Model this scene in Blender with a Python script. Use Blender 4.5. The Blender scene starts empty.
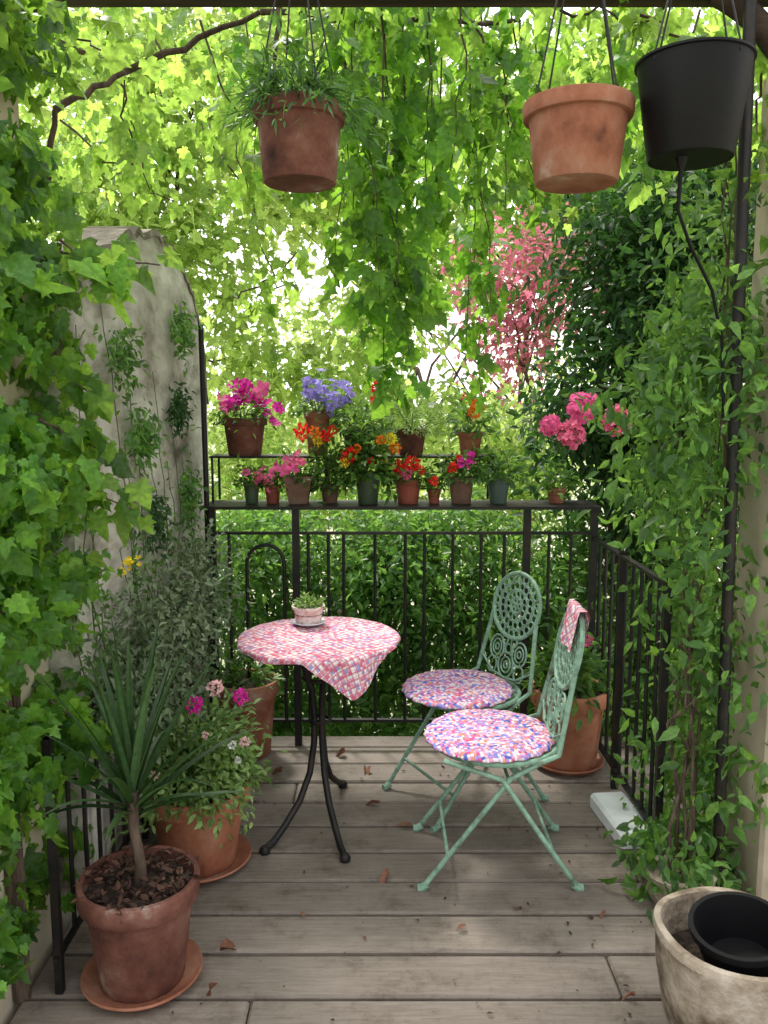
import bpy, math, random
import numpy as np
from mathutils import Vector
rng = np.random.default_rng(11); random.seed(11)
scene = bpy.context.scene; col = scene.collection
PI = math.pi
# ------------------------------------------------------------------ camera
CH, FPX, PITCH = 1.59, 828.0, math.radians(7.3)
SP, CP = math.sin(PITCH), math.cos(PITCH)
def ray(px, py):
    u = (px-384)/FPX; v = (512-py)/FPX
    return Vector((u, CP+v*SP, -SP+v*CP))
def P(px, py, Y):
    d = ray(px, py); t = Y/d.y
    return Vector((d.x*t, Y, CH+d.z*t))
def PZ(px, py, z):
    d = ray(px, py); t = (z-CH)/d.z
    return Vector((d.x*t, d.y*t, z))
def dep(p): return p.y*CP-(p.z-CH)*SP
cam = bpy.data.cameras.new('camera'); cam.sensor_fit = 'VERTICAL'; cam.sensor_height = 24
cam.lens = 24*FPX/1024; cam.clip_end = 1000; cam.clip_start = 0.05
co = bpy.data.objects.new('camera', cam); col.objects.link(co)
co.location = (0, 0, CH); co.rotation_euler = (PI/2-PITCH, 0, 0); scene.camera = co
# ------------------------------------------------------------------ materials
def nm(name):
    m = bpy.data.materials.new(name); m.use_nodes = True
    nt = m.node_tree; nt.nodes.clear()
    return m, nt, nt.nodes.new('ShaderNodeOutputMaterial')
def nd(nt, typ, **kw):
    n = nt.nodes.new('ShaderNode'+typ)
    for k, v in kw.items(): setattr(n, k, v)
    return n
def ramp(nt, stops, interp='LINEAR'):
    n = nd(nt, 'ValToRGB'); cr = n.color_ramp; cr.interpolation = interp
    while len(cr.elements) < len(stops): cr.elements.new(0.5)
    for e, (p, c) in zip(cr.elements, stops): e.position = p; e.color = (*c, 1)
    return n
def even(cols): return [(i/max(1, len(cols)-1), c) for i, c in enumerate(cols)]
def leaf_mat(name, cols, tcol, tf=.45, rough=.42, spec=.4, lo=.5, hi=1.3):
    m, nt, out = nm(name); L = nt.links
    g = nd(nt, 'NewGeometry'); r = ramp(nt, even(cols)); L.new(g.outputs['Random Per Island'], r.inputs[0])
    tc = nd(nt, 'TexCoord'); nz = nd(nt, 'TexNoise'); nz.inputs['Scale'].default_value = 3.0
    L.new(tc.outputs['Object'], nz.inputs['Vector'])
    mr = nd(nt, 'MapRange'); mr.inputs[1].default_value = .3; mr.inputs[2].default_value = .7; mr.inputs[3].default_value = lo; mr.inputs[4].default_value = hi
    L.new(nz.outputs[0], mr.inputs[0])
    n3 = nd(nt, 'TexNoise'); n3.inputs['Scale'].default_value = 70; n3.inputs['Detail'].default_value = 3; L.new(tc.outputs['Object'], n3.inputs['Vector'])
    m3 = nd(nt, 'MapRange'); m3.inputs[1].default_value = .3; m3.inputs[2].default_value = .7; m3.inputs[3].default_value = .75; m3.inputs[4].default_value = 1.25; L.new(n3.outputs[0], m3.inputs[0])
    mm = nd(nt, 'Math', operation='MULTIPLY'); L.new(mr.outputs[0], mm.inputs[0]); L.new(m3.outputs[0], mm.inputs[1])
    hs = nd(nt, 'HueSaturation'); L.new(r.outputs[0], hs.inputs['Color']); L.new(mm.outputs[0], hs.inputs['Value'])
    pb = nd(nt, 'BsdfPrincipled'); pb.inputs['Roughness'].default_value = rough; pb.inputs['Specular IOR Level'].default_value = spec
    L.new(hs.outputs[0], pb.inputs['Base Color'])
    r2 = ramp(nt, [(0, tuple(c*.5 for c in tcol)), (1, tcol)]); L.new(g.outputs['Random Per Island'], r2.inputs[0])
    h2 = nd(nt, 'HueSaturation'); L.new(r2.outputs[0], h2.inputs['Color']); L.new(m3.outputs[0], h2.inputs['Value'])
    tr = nd(nt, 'BsdfTranslucent'); L.new(h2.outputs[0], tr.inputs['Color'])
    mx = nd(nt, 'MixShader'); mx.inputs[0].default_value = tf
    L.new(pb.outputs[0], mx.inputs[1]); L.new(tr.outputs[0], mx.inputs[2]); L.new(mx.outputs[0], out.inputs[0])
    return m
def rough_mat(name, cols, scale=8, rough=.8, bump=.3, stretch=(1, 1, 1), detail=8, spec=.3, metal=0, bscale=None):
    m, nt, out = nm(name); L = nt.links
    tc = nd(nt, 'TexCoord'); mp = nd(nt, 'Mapping'); mp.inputs['Scale'].default_value = stretch
    oi = nd(nt, 'ObjectInfo'); ad = nd(nt, 'VectorMath', operation='SCALE'); ad.inputs[0].default_value = (37, 19, 53)
    L.new(oi.outputs['Random'], ad.inputs['Scale'])
    L.new(tc.outputs['Object'], mp.inputs['Vector']); L.new(ad.outputs[0], mp.inputs['Location'])
    nz = nd(nt, 'TexNoise'); nz.inputs['Scale'].default_value = scale; nz.inputs['Detail'].default_value = detail; nz.inputs['Roughness'].default_value = .65
    L.new(mp.outputs[0], nz.inputs['Vector'])
    fac = nz.outputs[0]
    r = ramp(nt, [(.3+.4*p, c) for p, c in even(cols)]); L.new(fac, r.inputs[0])
    pb = nd(nt, 'BsdfPrincipled'); pb.inputs['Roughness'].default_value = rough; pb.inputs['Specular IOR Level'].default_value = spec; pb.inputs['Metallic'].default_value = metal
    L.new(r.outputs[0], pb.inputs['Base Color'])
    if bump:
        n2 = nd(nt, 'TexNoise'); n2.inputs['Scale'].default_value = bscale or scale*4; n2.inputs['Detail'].default_value = 6
        L.new(mp.outputs[0], n2.inputs['Vector'])
        b = nd(nt, 'Bump'); b.inputs['Strength'].default_value = bump; b.inputs['Distance'].default_value = .01
        L.new(n2.outputs[0], b.inputs['Height']); L.new(b.outputs[0], pb.inputs['Normal'])
    L.new(pb.outputs[0], out.inputs[0])
    return m
def flower_mat(name, c, c2=None):
    c2 = c2 or tuple(min(1, x*1.25+.03) for x in c)
    return leaf_mat(name, [tuple(x*.7 for x in c), c, c2], c2, tf=.35, rough=.6, spec=.15, lo=.8, hi=1.15)
M = {}
M['vine'] = leaf_mat('vine_leaf', [(.018, .07, .01), (.048, .155, .018), (.14, .32, .045)], (.48, .82, .09), .48)
M['canopy'] = leaf_mat('canopy_leaf', [(.04, .13, .012), (.085, .225, .022), (.16, .35, .045)], (.62, .92, .15), .6)
M['drape'] = leaf_mat('drape_leaf', [(.025, .095, .01), (.05, .165, .016), (.11, .28, .035)], (.42, .78, .07), .52)
M['pale_tree'] = leaf_mat('pale_tree_leaf', [(.1, .21, .022), (.17, .32, .045), (.29, .44, .09)], (.76, .96, .27), .6)
M['mid_tree'] = leaf_mat('mid_tree_leaf', [(.06, .155, .02), (.115, .245, .032), (.19, .34, .055)], (.56, .88, .15), .56)
M['hedge'] = leaf_mat('hedge_leaf', [(.025, .095, .018), (.065, .18, .032), (.15, .32, .06)], (.34, .66, .1), .4)
M['dark'] = leaf_mat('dark_leaf', [(.009, .036, .011), (.022, .07, .02), (.06, .15, .04)], (.1, .26, .04), .3, rough=.55, spec=.25)  # dark green, low albedo stands in for the right shrub's unlit shade
M['climber'] = leaf_mat('climber_leaf', [(.02, .07, .016), (.05, .15, .026), (.15, .31, .065)], (.34, .62, .09), .43)
M['silver'] = leaf_mat('silver_leaf', [(.09, .14, .075), (.16, .22, .12), (.26, .33, .21)], (.3, .42, .18), .35)
M['palebush'] = leaf_mat('pale_bush_leaf', [(.09, .18, .04), (.19, .32, .085), (.34, .47, .18)], (.45, .7, .13), .38)
M['fern'] = leaf_mat('fern_leaf', [(.02, .07, .015), (.05, .14, .03), (.09, .22, .05)], (.2, .42, .06), .4)
M['palm'] = leaf_mat('palm_leaf', [(.016, .047, .015), (.036, .085, .028), (.07, .14, .05)], (.14, .28, .06), .25, rough=.35)
M['redtree'] = leaf_mat('red_tree_leaf', [(.2, .24, .06), (.5, .1, .18), (.72, .24, .33)], (.85, .26, .38), .5)
M['deadleaf'] = leaf_mat('dead_leaf', [(.11, .045, .03), (.19, .08, .045), (.3, .15, .09)], (.3, .12, .05), .2, rough=.7)
M['litter'] = leaf_mat('leaf_litter', [(.03, .016, .012), (.08, .038, .027), (.15, .075, .05)], (.12, .05, .03), .15, rough=.8)
for k, c in dict(magenta=(.7, .02, .38), pink=(.84, .13, .37), coral=(.82, .17, .33), red=(.82, .015, .012), orange=(.93, .22, .012), yellow=(.95, .68, .03),
                 violet=(.4, .32, .85), blush=(.9, .55, .56), white=(.8, .78, .74)).items(): M[k] = flower_mat('petal_'+k, c)
M['terra'] = rough_mat('terracotta', [(.08, .03, .02), (.22, .08, .045), (.29, .115, .068), (.33, .16, .105), (.44, .32, .26)], 6, .88, .25, detail=12)
M['terra_bright'] = rough_mat('terracotta_new', [(.14, .05, .03), (.3, .108, .058), (.38, .15, .085), (.42, .2, .125), (.5, .36, .28)], 6, .88, .25, detail=12)
M['terra_dark'] = rough_mat('terracotta_dark', [(.035, .017, .015), (.1, .038, .028), (.15, .058, .041), (.2, .095, .07), (.34, .27, .23)], 7, .88, .3, detail=12)  # same terracotta in a darker brown-red
M['blackplastic'] = rough_mat('black_plastic', [(.003, .003, .004), (.006, .006, .007)], 5, .5, .05, spec=.2)
M['greenpot'] = rough_mat('green_glaze', [(.035, .06, .035), (.07, .11, .06)], 8, .5, .05, spec=.4)
M['greypot'] = rough_mat('grey_green_plastic', [(.05, .08, .07), (.09, .13, .11)], 6, .5, .05)
M['brownpot'] = rough_mat('brown_clay', [(.08, .045, .035), (.16, .09, .065), (.26, .17, .13)], 6, .8, .1)
M['redpot'] = rough_mat('red_clay', [(.16, .045, .03), (.28, .075, .05), (.34, .11, .075)], 8, .7, .05)
M['pinkpot'] = rough_mat('pink_clay', [(.45, .22, .2), (.62, .45, .42), (.74, .68, .66), (.6, .36, .34)], 30, .6, .1, detail=3)
M['stone'] = rough_mat('weathered_stone', [(.05, .036, .022), (.15, .115, .08), (.29, .24, .18), (.4, .345, .28), (.5, .45, .38)], 8, .92, .9, detail=12)
M['slab'] = rough_mat('pale_slab', [(.52, .55, .56), (.64, .67, .68), (.72, .74, .75)], 6, .8, .2)
M['soil'] = rough_mat('soil', [(.015, .011, .008), (.04, .028, .02), (.09, .06, .045)], 40, .95, 1.0)
M['iron'] = rough_mat('black_iron', [(.005, .005, .006), (.010, .0095, .0095), (.03, .018, .013)], 14, .5, .15, spec=.35)
M['mint'] = rough_mat('mint_paint', [(.075, .08, .055), (.165, .28, .2), (.215, .365, .27), (.3, .46, .36)], 24, .6, .25, spec=.35, detail=12)
M['bark'] = rough_mat('bark', [(.03, .02, .014), (.08, .055, .04), (.15, .11, .08)], 12, .9, .6, stretch=(3, 3, .6))
M['stem'] = rough_mat('green_stem', [(.05, .08, .02), (.1, .14, .04)], 10, .7, .1)
M['plaster'] = rough_mat('old_plaster', [(.09, .078, .06), (.24, .22, .185), (.41, .388, .345), (.52, .495, .45), (.66, .635, .59)], 6, .95, .8, stretch=(1, .45, .9), detail=15, bscale=22)
M['coping'] = rough_mat('coping_stone', [(.07, .058, .046), (.18, .155, .125), (.31, .275, .23)], 9, .9, .7)
M['cream'] = rough_mat('cream_render', [(.34, .29, .21), (.46, .4, .3), (.54, .48, .39)], 3, .9, .15)
M['darkwood'] = rough_mat('dark_wood', [(.02, .013, .01), (.05, .032, .022), (.09, .06, .04)], 6, .8, .3, stretch=(.5, 4, 4))
M['gravel'] = rough_mat('pale_gravel', [(.2, .21, .13), (.34, .34, .24), (.45, .43, .34)], 3, .95, .3)
M['concrete'] = rough_mat('concrete', [(.08, .075, .07), (.16, .15, .14)], 4, .9, .3)
M['china'] = rough_mat('china', [(.4, .45, .55), (.65, .66, .68), (.75, .75, .75)], 20, .3, 0, spec=.5)
def deck_mat():
    m, nt, out = nm('weathered_boards'); L = nt.links
    tc = nd(nt, 'TexCoord'); g = nd(nt, 'NewGeometry')
    sc = nd(nt, 'VectorMath', operation='SCALE'); sc.inputs[0].default_value = (31, 0, 17); L.new(g.outputs['Random Per Island'], sc.inputs['Scale'])
    ad = nd(nt, 'VectorMath', operation='ADD'); L.new(tc.outputs['Object'], ad.inputs[0]); L.new(sc.outputs[0], ad.inputs[1])
    mp = nd(nt, 'Mapping'); mp.inputs['Scale'].default_value = (2.2, 34, 20); L.new(ad.outputs[0], mp.inputs['Vector'])
    nz = nd(nt, 'TexNoise'); nz.inputs['Scale'].default_value = 2.6; nz.inputs['Detail'].default_value = 14; nz.inputs['Roughness'].default_value = .8; nz.inputs['Distortion'].default_value = .4
    L.new(mp.outputs[0], nz.inputs['Vector'])
    r = ramp(nt, [(.25, (.1, .082, .067)), (.45, (.17, .144, .122)), (.6, (.215, .186, .16)), (.78, (.28, .25, .22))]); L.new(nz.outputs[0], r.inputs[0])
    n2 = nd(nt, 'TexNoise'); n2.inputs['Scale'].default_value = 5; n2.inputs['Detail'].default_value = 14; n2.inputs['Roughness'].default_value = .8
    L.new(ad.outputs[0], n2.inputs['Vector'])
    r2 = ramp(nt, [(.34, (.5, .45, .4)), (.48, (.96, .94, .92)), (.7, (1.15, 1.15, 1.15))]); L.new(n2.outputs[0], r2.inputs[0])
    mu = nd(nt, 'MixRGB', blend_type='MULTIPLY'); mu.inputs[0].default_value = 1; L.new(r.outputs[0], mu.inputs[1]); L.new(r2.outputs[0], mu.inputs[2])
    mr = nd(nt, 'MapRange'); mr.inputs[3].default_value = .82; mr.inputs[4].default_value = 1.18; L.new(g.outputs['Random Per Island'], mr.inputs[0])
    hs = nd(nt, 'HueSaturation'); L.new(mu.outputs[0], hs.inputs['Color']); L.new(mr.outputs[0], hs.inputs['Value'])
    pb = nd(nt, 'BsdfPrincipled'); pb.inputs['Roughness'].default_value = .66; pb.inputs['Specular IOR Level'].default_value = .35
    b = nd(nt, 'Bump'); b.inputs['Strength'].default_value = .6; b.inputs['Distance'].default_value = .006
    L.new(nz.outputs[0], b.inputs['Height']); L.new(b.outputs[0], pb.inputs['Normal'])
    L.new(hs.outputs[0], pb.inputs['Base Color']); L.new(pb.outputs[0], out.inputs[0])
    return m
M['deck'] = deck_mat()
def cloth_mat(name, k, cells, k2, line, lw, rot=45, lfac=.8, rnd_=.55, dist=.014, crot=0):
    m, nt, out = nm(name); L = nt.links
    tc = nd(nt, 'TexCoord')
    nz = nd(nt, 'TexNoise'); nz.inputs['Scale'].default_value = 14; nz.inputs['Detail'].default_value = 4; L.new(tc.outputs['UV'], nz.inputs['Vector'])
    ms = nd(nt, 'VectorMath', operation='MULTIPLY_ADD'); ms.inputs[1].default_value = (dist, dist, 0)
    L.new(nz.outputs[1], ms.inputs[0]); L.new(tc.outputs['UV'], ms.inputs[2])
    m0 = nd(nt, 'Mapping'); m0.inputs['Rotation'].default_value = (0, 0, math.radians(crot)); L.new(ms.outputs[0], m0.inputs['Vector'])
    vc = nd(nt, 'TexVoronoi'); vc.inputs['Scale'].default_value = k; vc.inputs['Randomness'].default_value = rnd_; L.new(m0.outputs[0], vc.inputs['Vector'])
    sr = nd(nt, 'SeparateXYZ'); L.new(vc.outputs['Color'], sr.inputs[0])
    r = ramp(nt, [(i/len(cells), c) for i, c in enumerate(cells)], 'CONSTANT'); L.new(sr.outputs[0], r.inputs[0])
    mp = nd(nt, 'Mapping'); mp.inputs['Scale'].default_value = (k2, k2, k2); mp.inputs['Rotation'].default_value = (0, 0, math.radians(rot)); L.new(ms.outputs[0], mp.inputs['Vector'])
    fr = nd(nt, 'VectorMath', operation='FRACTION'); L.new(mp.outputs[0], fr.inputs[0])
    sx = nd(nt, 'SeparateXYZ'); L.new(fr.outputs[0], sx.inputs[0])
    ln = nd(nt, 'Math', operation='MINIMUM'); L.new(sx.outputs[0], ln.inputs[0]); L.new(sx.outputs[1], ln.inputs[1])
    lt = nd(nt, 'MapRange'); lt.inputs[1].default_value = lw*.6; lt.inputs[2].default_value = lw*1.6; lt.inputs[3].default_value = lfac; lt.inputs[4].default_value = 0; L.new(ln.outputs[0], lt.inputs[0])
    mx = nd(nt, 'MixRGB'); L.new(lt.outputs[0], mx.inputs[0]); L.new(r.outputs[0], mx.inputs[1]); mx.inputs[2].default_value = (*line, 1)
    dk_ = nd(nt, 'MapRange'); dk_.inputs[1].default_value = .1; dk_.inputs[2].default_value = .75; dk_.inputs[3].default_value = 1.06; dk_.inputs[4].default_value = .62; L.new(vc.outputs['Distance'], dk_.inputs[0])
    hs = nd(nt, 'HueSaturation'); L.new(mx.outputs[0], hs.inputs['Color']); L.new(dk_.outputs[0], hs.inputs['Value'])
    b = nd(nt, 'Bump'); b.inputs['Strength'].default_value = .6; b.inputs['Distance'].default_value = .003; b.invert = True
    L.new(vc.outputs['Distance'], b.inputs['Height'])
    pb = nd(nt, 'BsdfPrincipled'); pb.inputs['Roughness'].default_value = .9; pb.inputs['Specular IOR Level'].default_value = .1
    L.new(hs.outputs[0], pb.inputs['Base Color']); L.new(b.outputs[0], pb.inputs['Normal']); L.new(pb.outputs[0], out.inputs[0])
    return m
M['tablecloth'] = cloth_mat('checked_cloth', 84, [(.8, .72, .74), (.72, .34, .43), (.76, .62, .68), (.3, .32, .62), (.82, .76, .76), (.64, .16, .24), (.8, .7, .71), (.7, .4, .5)], 42, (.55, .09, .17), .17, 45, .8, 0, .004, 45)
M['cushion'] = cloth_mat('crochet_cloth', 95, [(.74, .64, .74), (.68, .1, .28), (.2, .26, .66), (.74, .42, .56), (.08, .13, .5), (.8, .72, .76), (.74, .26, .18), (.42, .26, .62), (.78, .7, .76), (.7, .3, .46)], 26, (.7, .36, .5), .12, 20, .45, .35, .01)
# ------------------------------------------------------------------ mesh helpers
def tag(o, label, cat, group=None, kind=None):
    if label: o['label'] = label
    if cat: o['category'] = cat
    if group: o['group'] = group
    if kind: o['kind'] = kind
    return o
def empty(name, label, cat, loc=(0, 0, 0), rz=0, group=None):
    o = bpy.data.objects.new(name, None); col.objects.link(o); o.location = loc; o.rotation_euler = (0, 0, rz)
    o.empty_display_size = .05
    return tag(o, label, cat, group)
class MB:
    def __init__(s): s.v = []; s.f = []
    def add(s, v, f):
        n = len(s.v); s.v += [tuple(x) for x in v]; s.f += [tuple(i+n for i in q) for q in f]; return s
    def build(s, name, mat, parent=None, world=False, smooth=True, angle=.7):
        me = bpy.data.meshes.new(name)
        v = s.v
        if world and parent: L = parent.location; v = [(a-L.x, b-L.y, c-L.z) for a, b, c in v]
        me.from_pydata(v, [], s.f); me.update()
        if smooth:
            me.polygons.foreach_set('use_smooth', [True]*len(me.polygons))
            me.set_sharp_from_angle(angle=angle)
        me.materials.append(mat)
        o = bpy.data.objects.new(name, me); col.objects.link(o); o.parent = parent
        return o
    def tube(s, pts, r, seg=8, closed=False):
        pts = [Vector(p) for p in pts]; n = len(pts)
        rs = r if isinstance(r, (list, tuple)) else [r]*n
        v = []; prev = None
        for i, p in enumerate(pts):
            a = pts[i-1] if (i > 0 or closed) else p; b = pts[(i+1) % n] if (i < n-1 or closed) else p
            t = (b-a)
            t = t.normalized() if t.length > 1e-9 else Vector((0, 0, 1))
            if prev is None:
                x = t.orthogonal().normalized()
            else:
                x = prev-t*prev.dot(t); x = x.normalized() if x.length > 1e-6 else t.orthogonal().normalized()
            prev = x; y = t.cross(x)
            for k in range(seg):
                q = 2*PI*k/seg; v.append(p+(x*math.cos(q)+y*math.sin(q))*rs[i])
        f = []
        for i in range(n if closed else n-1):
            j = (i+1) % n
            for k in range(seg):
                l = (k+1) % seg; f.append((i*seg+k, i*seg+l, j*seg+l, j*seg+k))
        if not closed: f.append(tuple(range(seg-1, -1, -1))); f.append(tuple((n-1)*seg+k for k in range(seg)))
        return s.add(v, f)
    def lathe(s, prof, seg=40, c=(0, 0, 0), wob=0):
        v = []; f = []
        for i, (r, z) in enumerate(prof):
            for k in range(seg):
                q = 2*PI*k/seg; w = 1+wob*math.sin(3*q+i*.7)*.6+wob*math.sin(5*q+1)*.4
                v.append((c[0]+r*w*math.cos(q), c[1]+r*w*math.sin(q), c[2]+z*(1+wob*.6*math.sin(2*q+2)*(i > 2))))
        for i in range(len(prof)-1):
            for k in range(seg):
                l = (k+1) % seg; f.append((i*seg+k, i*seg+l, (i+1)*seg+l, (i+1)*seg+k))
        return s.add(v, f)
    def box(s, x0, x1, y0, y1, z0, z1, bev=0.0):
        if bev <= 0:
            v = [(x, y, z) for z in (z0, z1) for y in (y0, y1) for x in (x0, x1)]
            return s.add(v, [(0, 2, 3, 1), (4, 5, 7, 6), (0, 1, 5, 4), (2, 6, 7, 3), (0, 4, 6, 2), (1, 3, 7, 5)])
        b = bev
        ring = [(x0+b, y0), (x1-b, y0), (x1, y0+b), (x1, y1-b), (x1-b, y1), (x0+b, y1), (x0, y1-b), (x0, y0+b)]
        v = [(x, y, z0) for x, y in ring]+[(x, y, z1-b) for x, y in ring]+[(x0+b, y0+b, z1), (x1-b, y0+b, z1), (x1-b, y1-b, z1), (x0+b, y1-b, z1)]
        f = [tuple(range(7, -1, -1))]
        for k in range(8): f.append((k, (k+1) % 8, 8+(k+1) % 8, 8+k))
        f += [(8, 9, 17, 16), (10, 11, 18, 17), (12, 13, 19, 18), (14, 15, 16, 19), (9, 10, 17), (11, 12, 18), (13, 14, 19), (15, 8, 16), (16, 17, 18, 19)]
        return s.add(v, f)
def template(half, mid, fold=.22, droop=.28):
    """half: right outline from near the base to near the tip; midrib centre makes a fan"""
    out = [(0, 0)]+half+[(0, 1)]+[(-x, y) for x, y in reversed(half)]
    v = [(0, mid)]+out
    v = [(x, y, fold*abs(x)-droop*y*y+.07*math.sin(8*x+6*y)-.35*abs(x)**2) for x, y in v]
    n = len(out)
    return np.array(v, float), [(0, 1+i, 1+(i+1) % n) for i in range(n)]
LOBED = template([(.1, -.13), (.3, -.1), (.46, .1), (.33, .2), (.44, .33), (.54, .5), (.36, .5), (.25, .56), (.22, .74), (.1, .86)], .3)
CURLED = template([(.12, .08), (.24, .3), (.26, .5), (.2, .72), (.09, .9)], .45, fold=.9, droop=.5)
OVALV = np.array([(0, 0, 0), (.2, .3, .05), (.19, .62, .02), (0, 1, -.15), (-.19, .62, .02), (-.2, .3, .05), (0, .45, -.03)], float)
OVAL = (OVALV, [(6, 0, 1), (6, 1, 2), (6, 2, 3), (6, 3, 4), (6, 4, 5), (6, 5, 0)])
SIMPLE = (np.array([(0, 0, 0), (.26, .42, .06), (0, 1, -.1), (-.26, .42, .06)], float), [(0, 1, 2), (0, 2, 3)])
NARROW = (np.array([(0, 0, 0), (.09, .4, .02), (0, 1, -.06), (-.09, .4, .02)], float), [(0, 1, 2), (0, 2, 3)])
PETAL = (np.array([(0, 0, 0), (.33, .4, .03), (.36, .75, .0), (.12, .98, -.06), (-.12, .98, -.06), (-.36, .75, 0), (-.33, .4, .03)], float), [(0, 1, 2), (0, 2, 3), (0, 3, 4), (0, 4, 5), (0, 5, 6)])
def unit(a): return a/np.maximum(np.linalg.norm(a, axis=-1, keepdims=True), 1e-9)
def leaves(name, T, pos, tip, nrm, size, mat, parent=None, world=True):
    pos = np.asarray(pos, float); N = len(pos)
    if world and parent is not None: pos = pos-np.array(parent.location)
    tip = unit(np.asarray(tip, float)); x = unit(np.cross(tip, nrm)); n = np.cross(x, tip)
    R = np.stack([x, tip, n], axis=-1); Tv, Tf = T; m = len(Tv)
    Tvv = np.repeat(Tv[None], N, 0)
    Tvv = Tvv*np.stack([rng.uniform(.75, 1.15, N), np.ones(N), rng.uniform(.2, 2.4, N)], -1)[:, None, :]
    Tvv[:, :, 0] += rng.normal(size=(N, 1))*.12*Tvv[:, :, 1]**2
    V = np.einsum('nij,nvj->nvi', R, Tvv)*np.broadcast_to(size, (N,))[:, None, None]+pos[:, None, :]
    F = (np.array(Tf)[None]+(np.arange(N)*m)[:, None, None]).reshape(-1)
    nf = N*len(Tf)
    me = bpy.data.meshes.new(name)
    me.vertices.add(N*m); me.vertices.foreach_set('co', V.reshape(-1).astype(np.float32))
    me.loops.add(nf*3); me.loops.foreach_set('vertex_index', F.astype(np.int32))
    me.polygons.add(nf); me.polygons.foreach_set('loop_start', (np.arange(nf)*3).astype(np.int32))
    me.polygons.foreach_set('use_smooth', np.ones(nf, bool))
    me.update(calc_edges=True); me.validate()
    me.materials.append(mat)
    o = bpy.data.objects.new(name, me); col.objects.link(o); o.parent = parent
    return o
def rnd(n): return rng.normal(size=(n, 3))
def wobble(a, b, n=6, amp=.05, sag=0):
    a = Vector(a); b = Vector(b); out = []
    L = (b-a).length
    for i in range(n):
        t = i/(n-1); w = math.sin(PI*t)
        out.append(a.lerp(b, t)+Vector((random.gauss(0, amp), random.gauss(0, amp), random.gauss(0, amp)))*L*w*.7+Vector((0, 0, sag*w)))
    return out
def taper(a, b, n): return [a+(b-a)*i/(n-1) for i in range(n)]
# ------------------------------------------------------------------ setting
g = MB().box(-300, 300, -300, 300, -2.9, -2.6).build('ground', M['gravel'], smooth=False); g['kind'] = 'structure'
mb = MB().box(-1.5, 1.55, -1.0, 3.86, -.3, -.06)
sl = mb.build('balcony_slab', M['concrete'], smooth=False); sl['kind'] = 'structure'
mb = MB(); y = -.9; i = 0
while y < 3.8:
    w = .185; dz = random.uniform(-.003, .003)
    cuts = [-.98, 1.42]
    if i % 3 == 1: cuts = [-.98, random.uniform(-.5, 1.0), 1.42]
    if 1.8 < y < 2.05: cuts = [-.98, -.36, 1.42]
    for a, b in zip(cuts[:-1], cuts[1:]):
        j = random.uniform(-.0015, .0015)
        mb.box(a+.002, b-.002, y+.0072+j, min(y+w-.0072+j, 3.86), -.05, dz, .007)
    y += w; i += 1
dk = mb.build('deck', M['deck'], smooth=False); dk['kind'] = 'structure'
# plaster wall
WX = -.915
prof = [(2.42, 2.0), (2.6, 2.05), (2.95, 2.16), (3.2, 2.235), (3.45, 2.275), (3.65, 2.27), (3.8, 2.235), (3.95, 2.16), (4.08, 2.09), (4.2, 1.97), (4.28, 1.85), (4.32, 1.6)]
w = empty('plaster_wall', 'tall grey plaster side wall with rounded stained top at the left', 'wall', (-1.04, 3.1, -.3))
pf = []
for i in range(len(prof)-1):
    for t in (0, .25, .5, .75):
        pf.append((prof[i][0]*(1-t)+prof[i+1][0]*t, prof[i][1]*(1-t)+prof[i+1][1]*t+random.uniform(-.014, .014)))
prof = pf+[prof[-1]]
mb = MB(); n = len(prof); v = []
for x in (WX, WX-.18):
    v += [(x, yy, zz) for yy, zz in prof]+[(x, 4.32, -2.6), (x, 2.42, -2.6)]
k = n+2
mb.add(v, [tuple(range(k)), tuple(range(2*k-1, k-1, -1))]+[(i, k+i, k+(i+1) % k, (i+1) % k) for i in range(k)])
mb.build('wall_face', M['plaster'], w, world=True, smooth=False)
mb = MB(); v = []
for i, (yy, zz) in enumerate(prof):
    a = prof[max(0, i-1)]; b = prof[min(n-1, i+1)]; t = Vector((0, b[0]-a[0], b[1]-a[1])).normalized(); nn = Vector((0, -t.z, t.y)); j = random.uniform(-.006, .006)
    p = Vector((0, yy, zz)); e1 = random.uniform(.004, .016)
    for x, e in ((WX+.006+j, -.015+j), (WX+.004+j, e1), (WX-.19, e1), (WX-.19, -.012)): v.append(p+nn*e+Vector((x, 0, 0)))
f = []
for i in range(n-1):
    for q in range(4): f.append((i*4+q, i*4+(q+1) % 4, i*4+4+(q+1) % 4, i*4+4+q))
f += [(0, 1, 2, 3), tuple((n-1)*4+q for q in (3, 2, 1, 0))]
mb.add(v, f); mb.build('coping', M['coping'], w, world=True, smooth=False)
# pillars and pergola
mb = MB().box(1.185, 1.5, 2.45, 2.75, -.05, 2.8, .012)
tag(mb.build('pillar', M['cream'], smooth=False), 'cream rendered pillar at the right edge beside the climber', 'pillar')
mb = MB().box(-1.4, -1.0, 1.6, 2.4, -.05, 2.8, .012)
tag(mb.build('pillar', M['cream'], smooth=False), 'cream rendered pillar behind the broad leaved vine at left', 'pillar')
pg = empty('pergola', 'dark timber pergola beam with iron rods overhead', 'pergola', (0, 2.6, 2.76))
zb = P(384, -4, 2.6).z
MB().box(-1.6, 1.7, 2.56, 2.67, zb, zb+.13, .008).build('beam', M['darkwood'], pg, world=True, smooth=False)
for a, c, b in (((-10, 60), (8, 14), (58, -8)), ((778, 52), (757, 12), (715, -8))):
    pts = []
    for i in range(9):
        t = i/8; px = (1-t)**2*a[0]+2*t*(1-t)*c[0]+t*t*b[0]; py = (1-t)**2*a[1]+2*t*(1-t)*c[1]+t*t*b[1]
        pts.append(P(px, py, 2.6))
    MB().tube(pts, .035, 10).build('bracket', M['darkwood'], pg, world=True)
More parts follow.
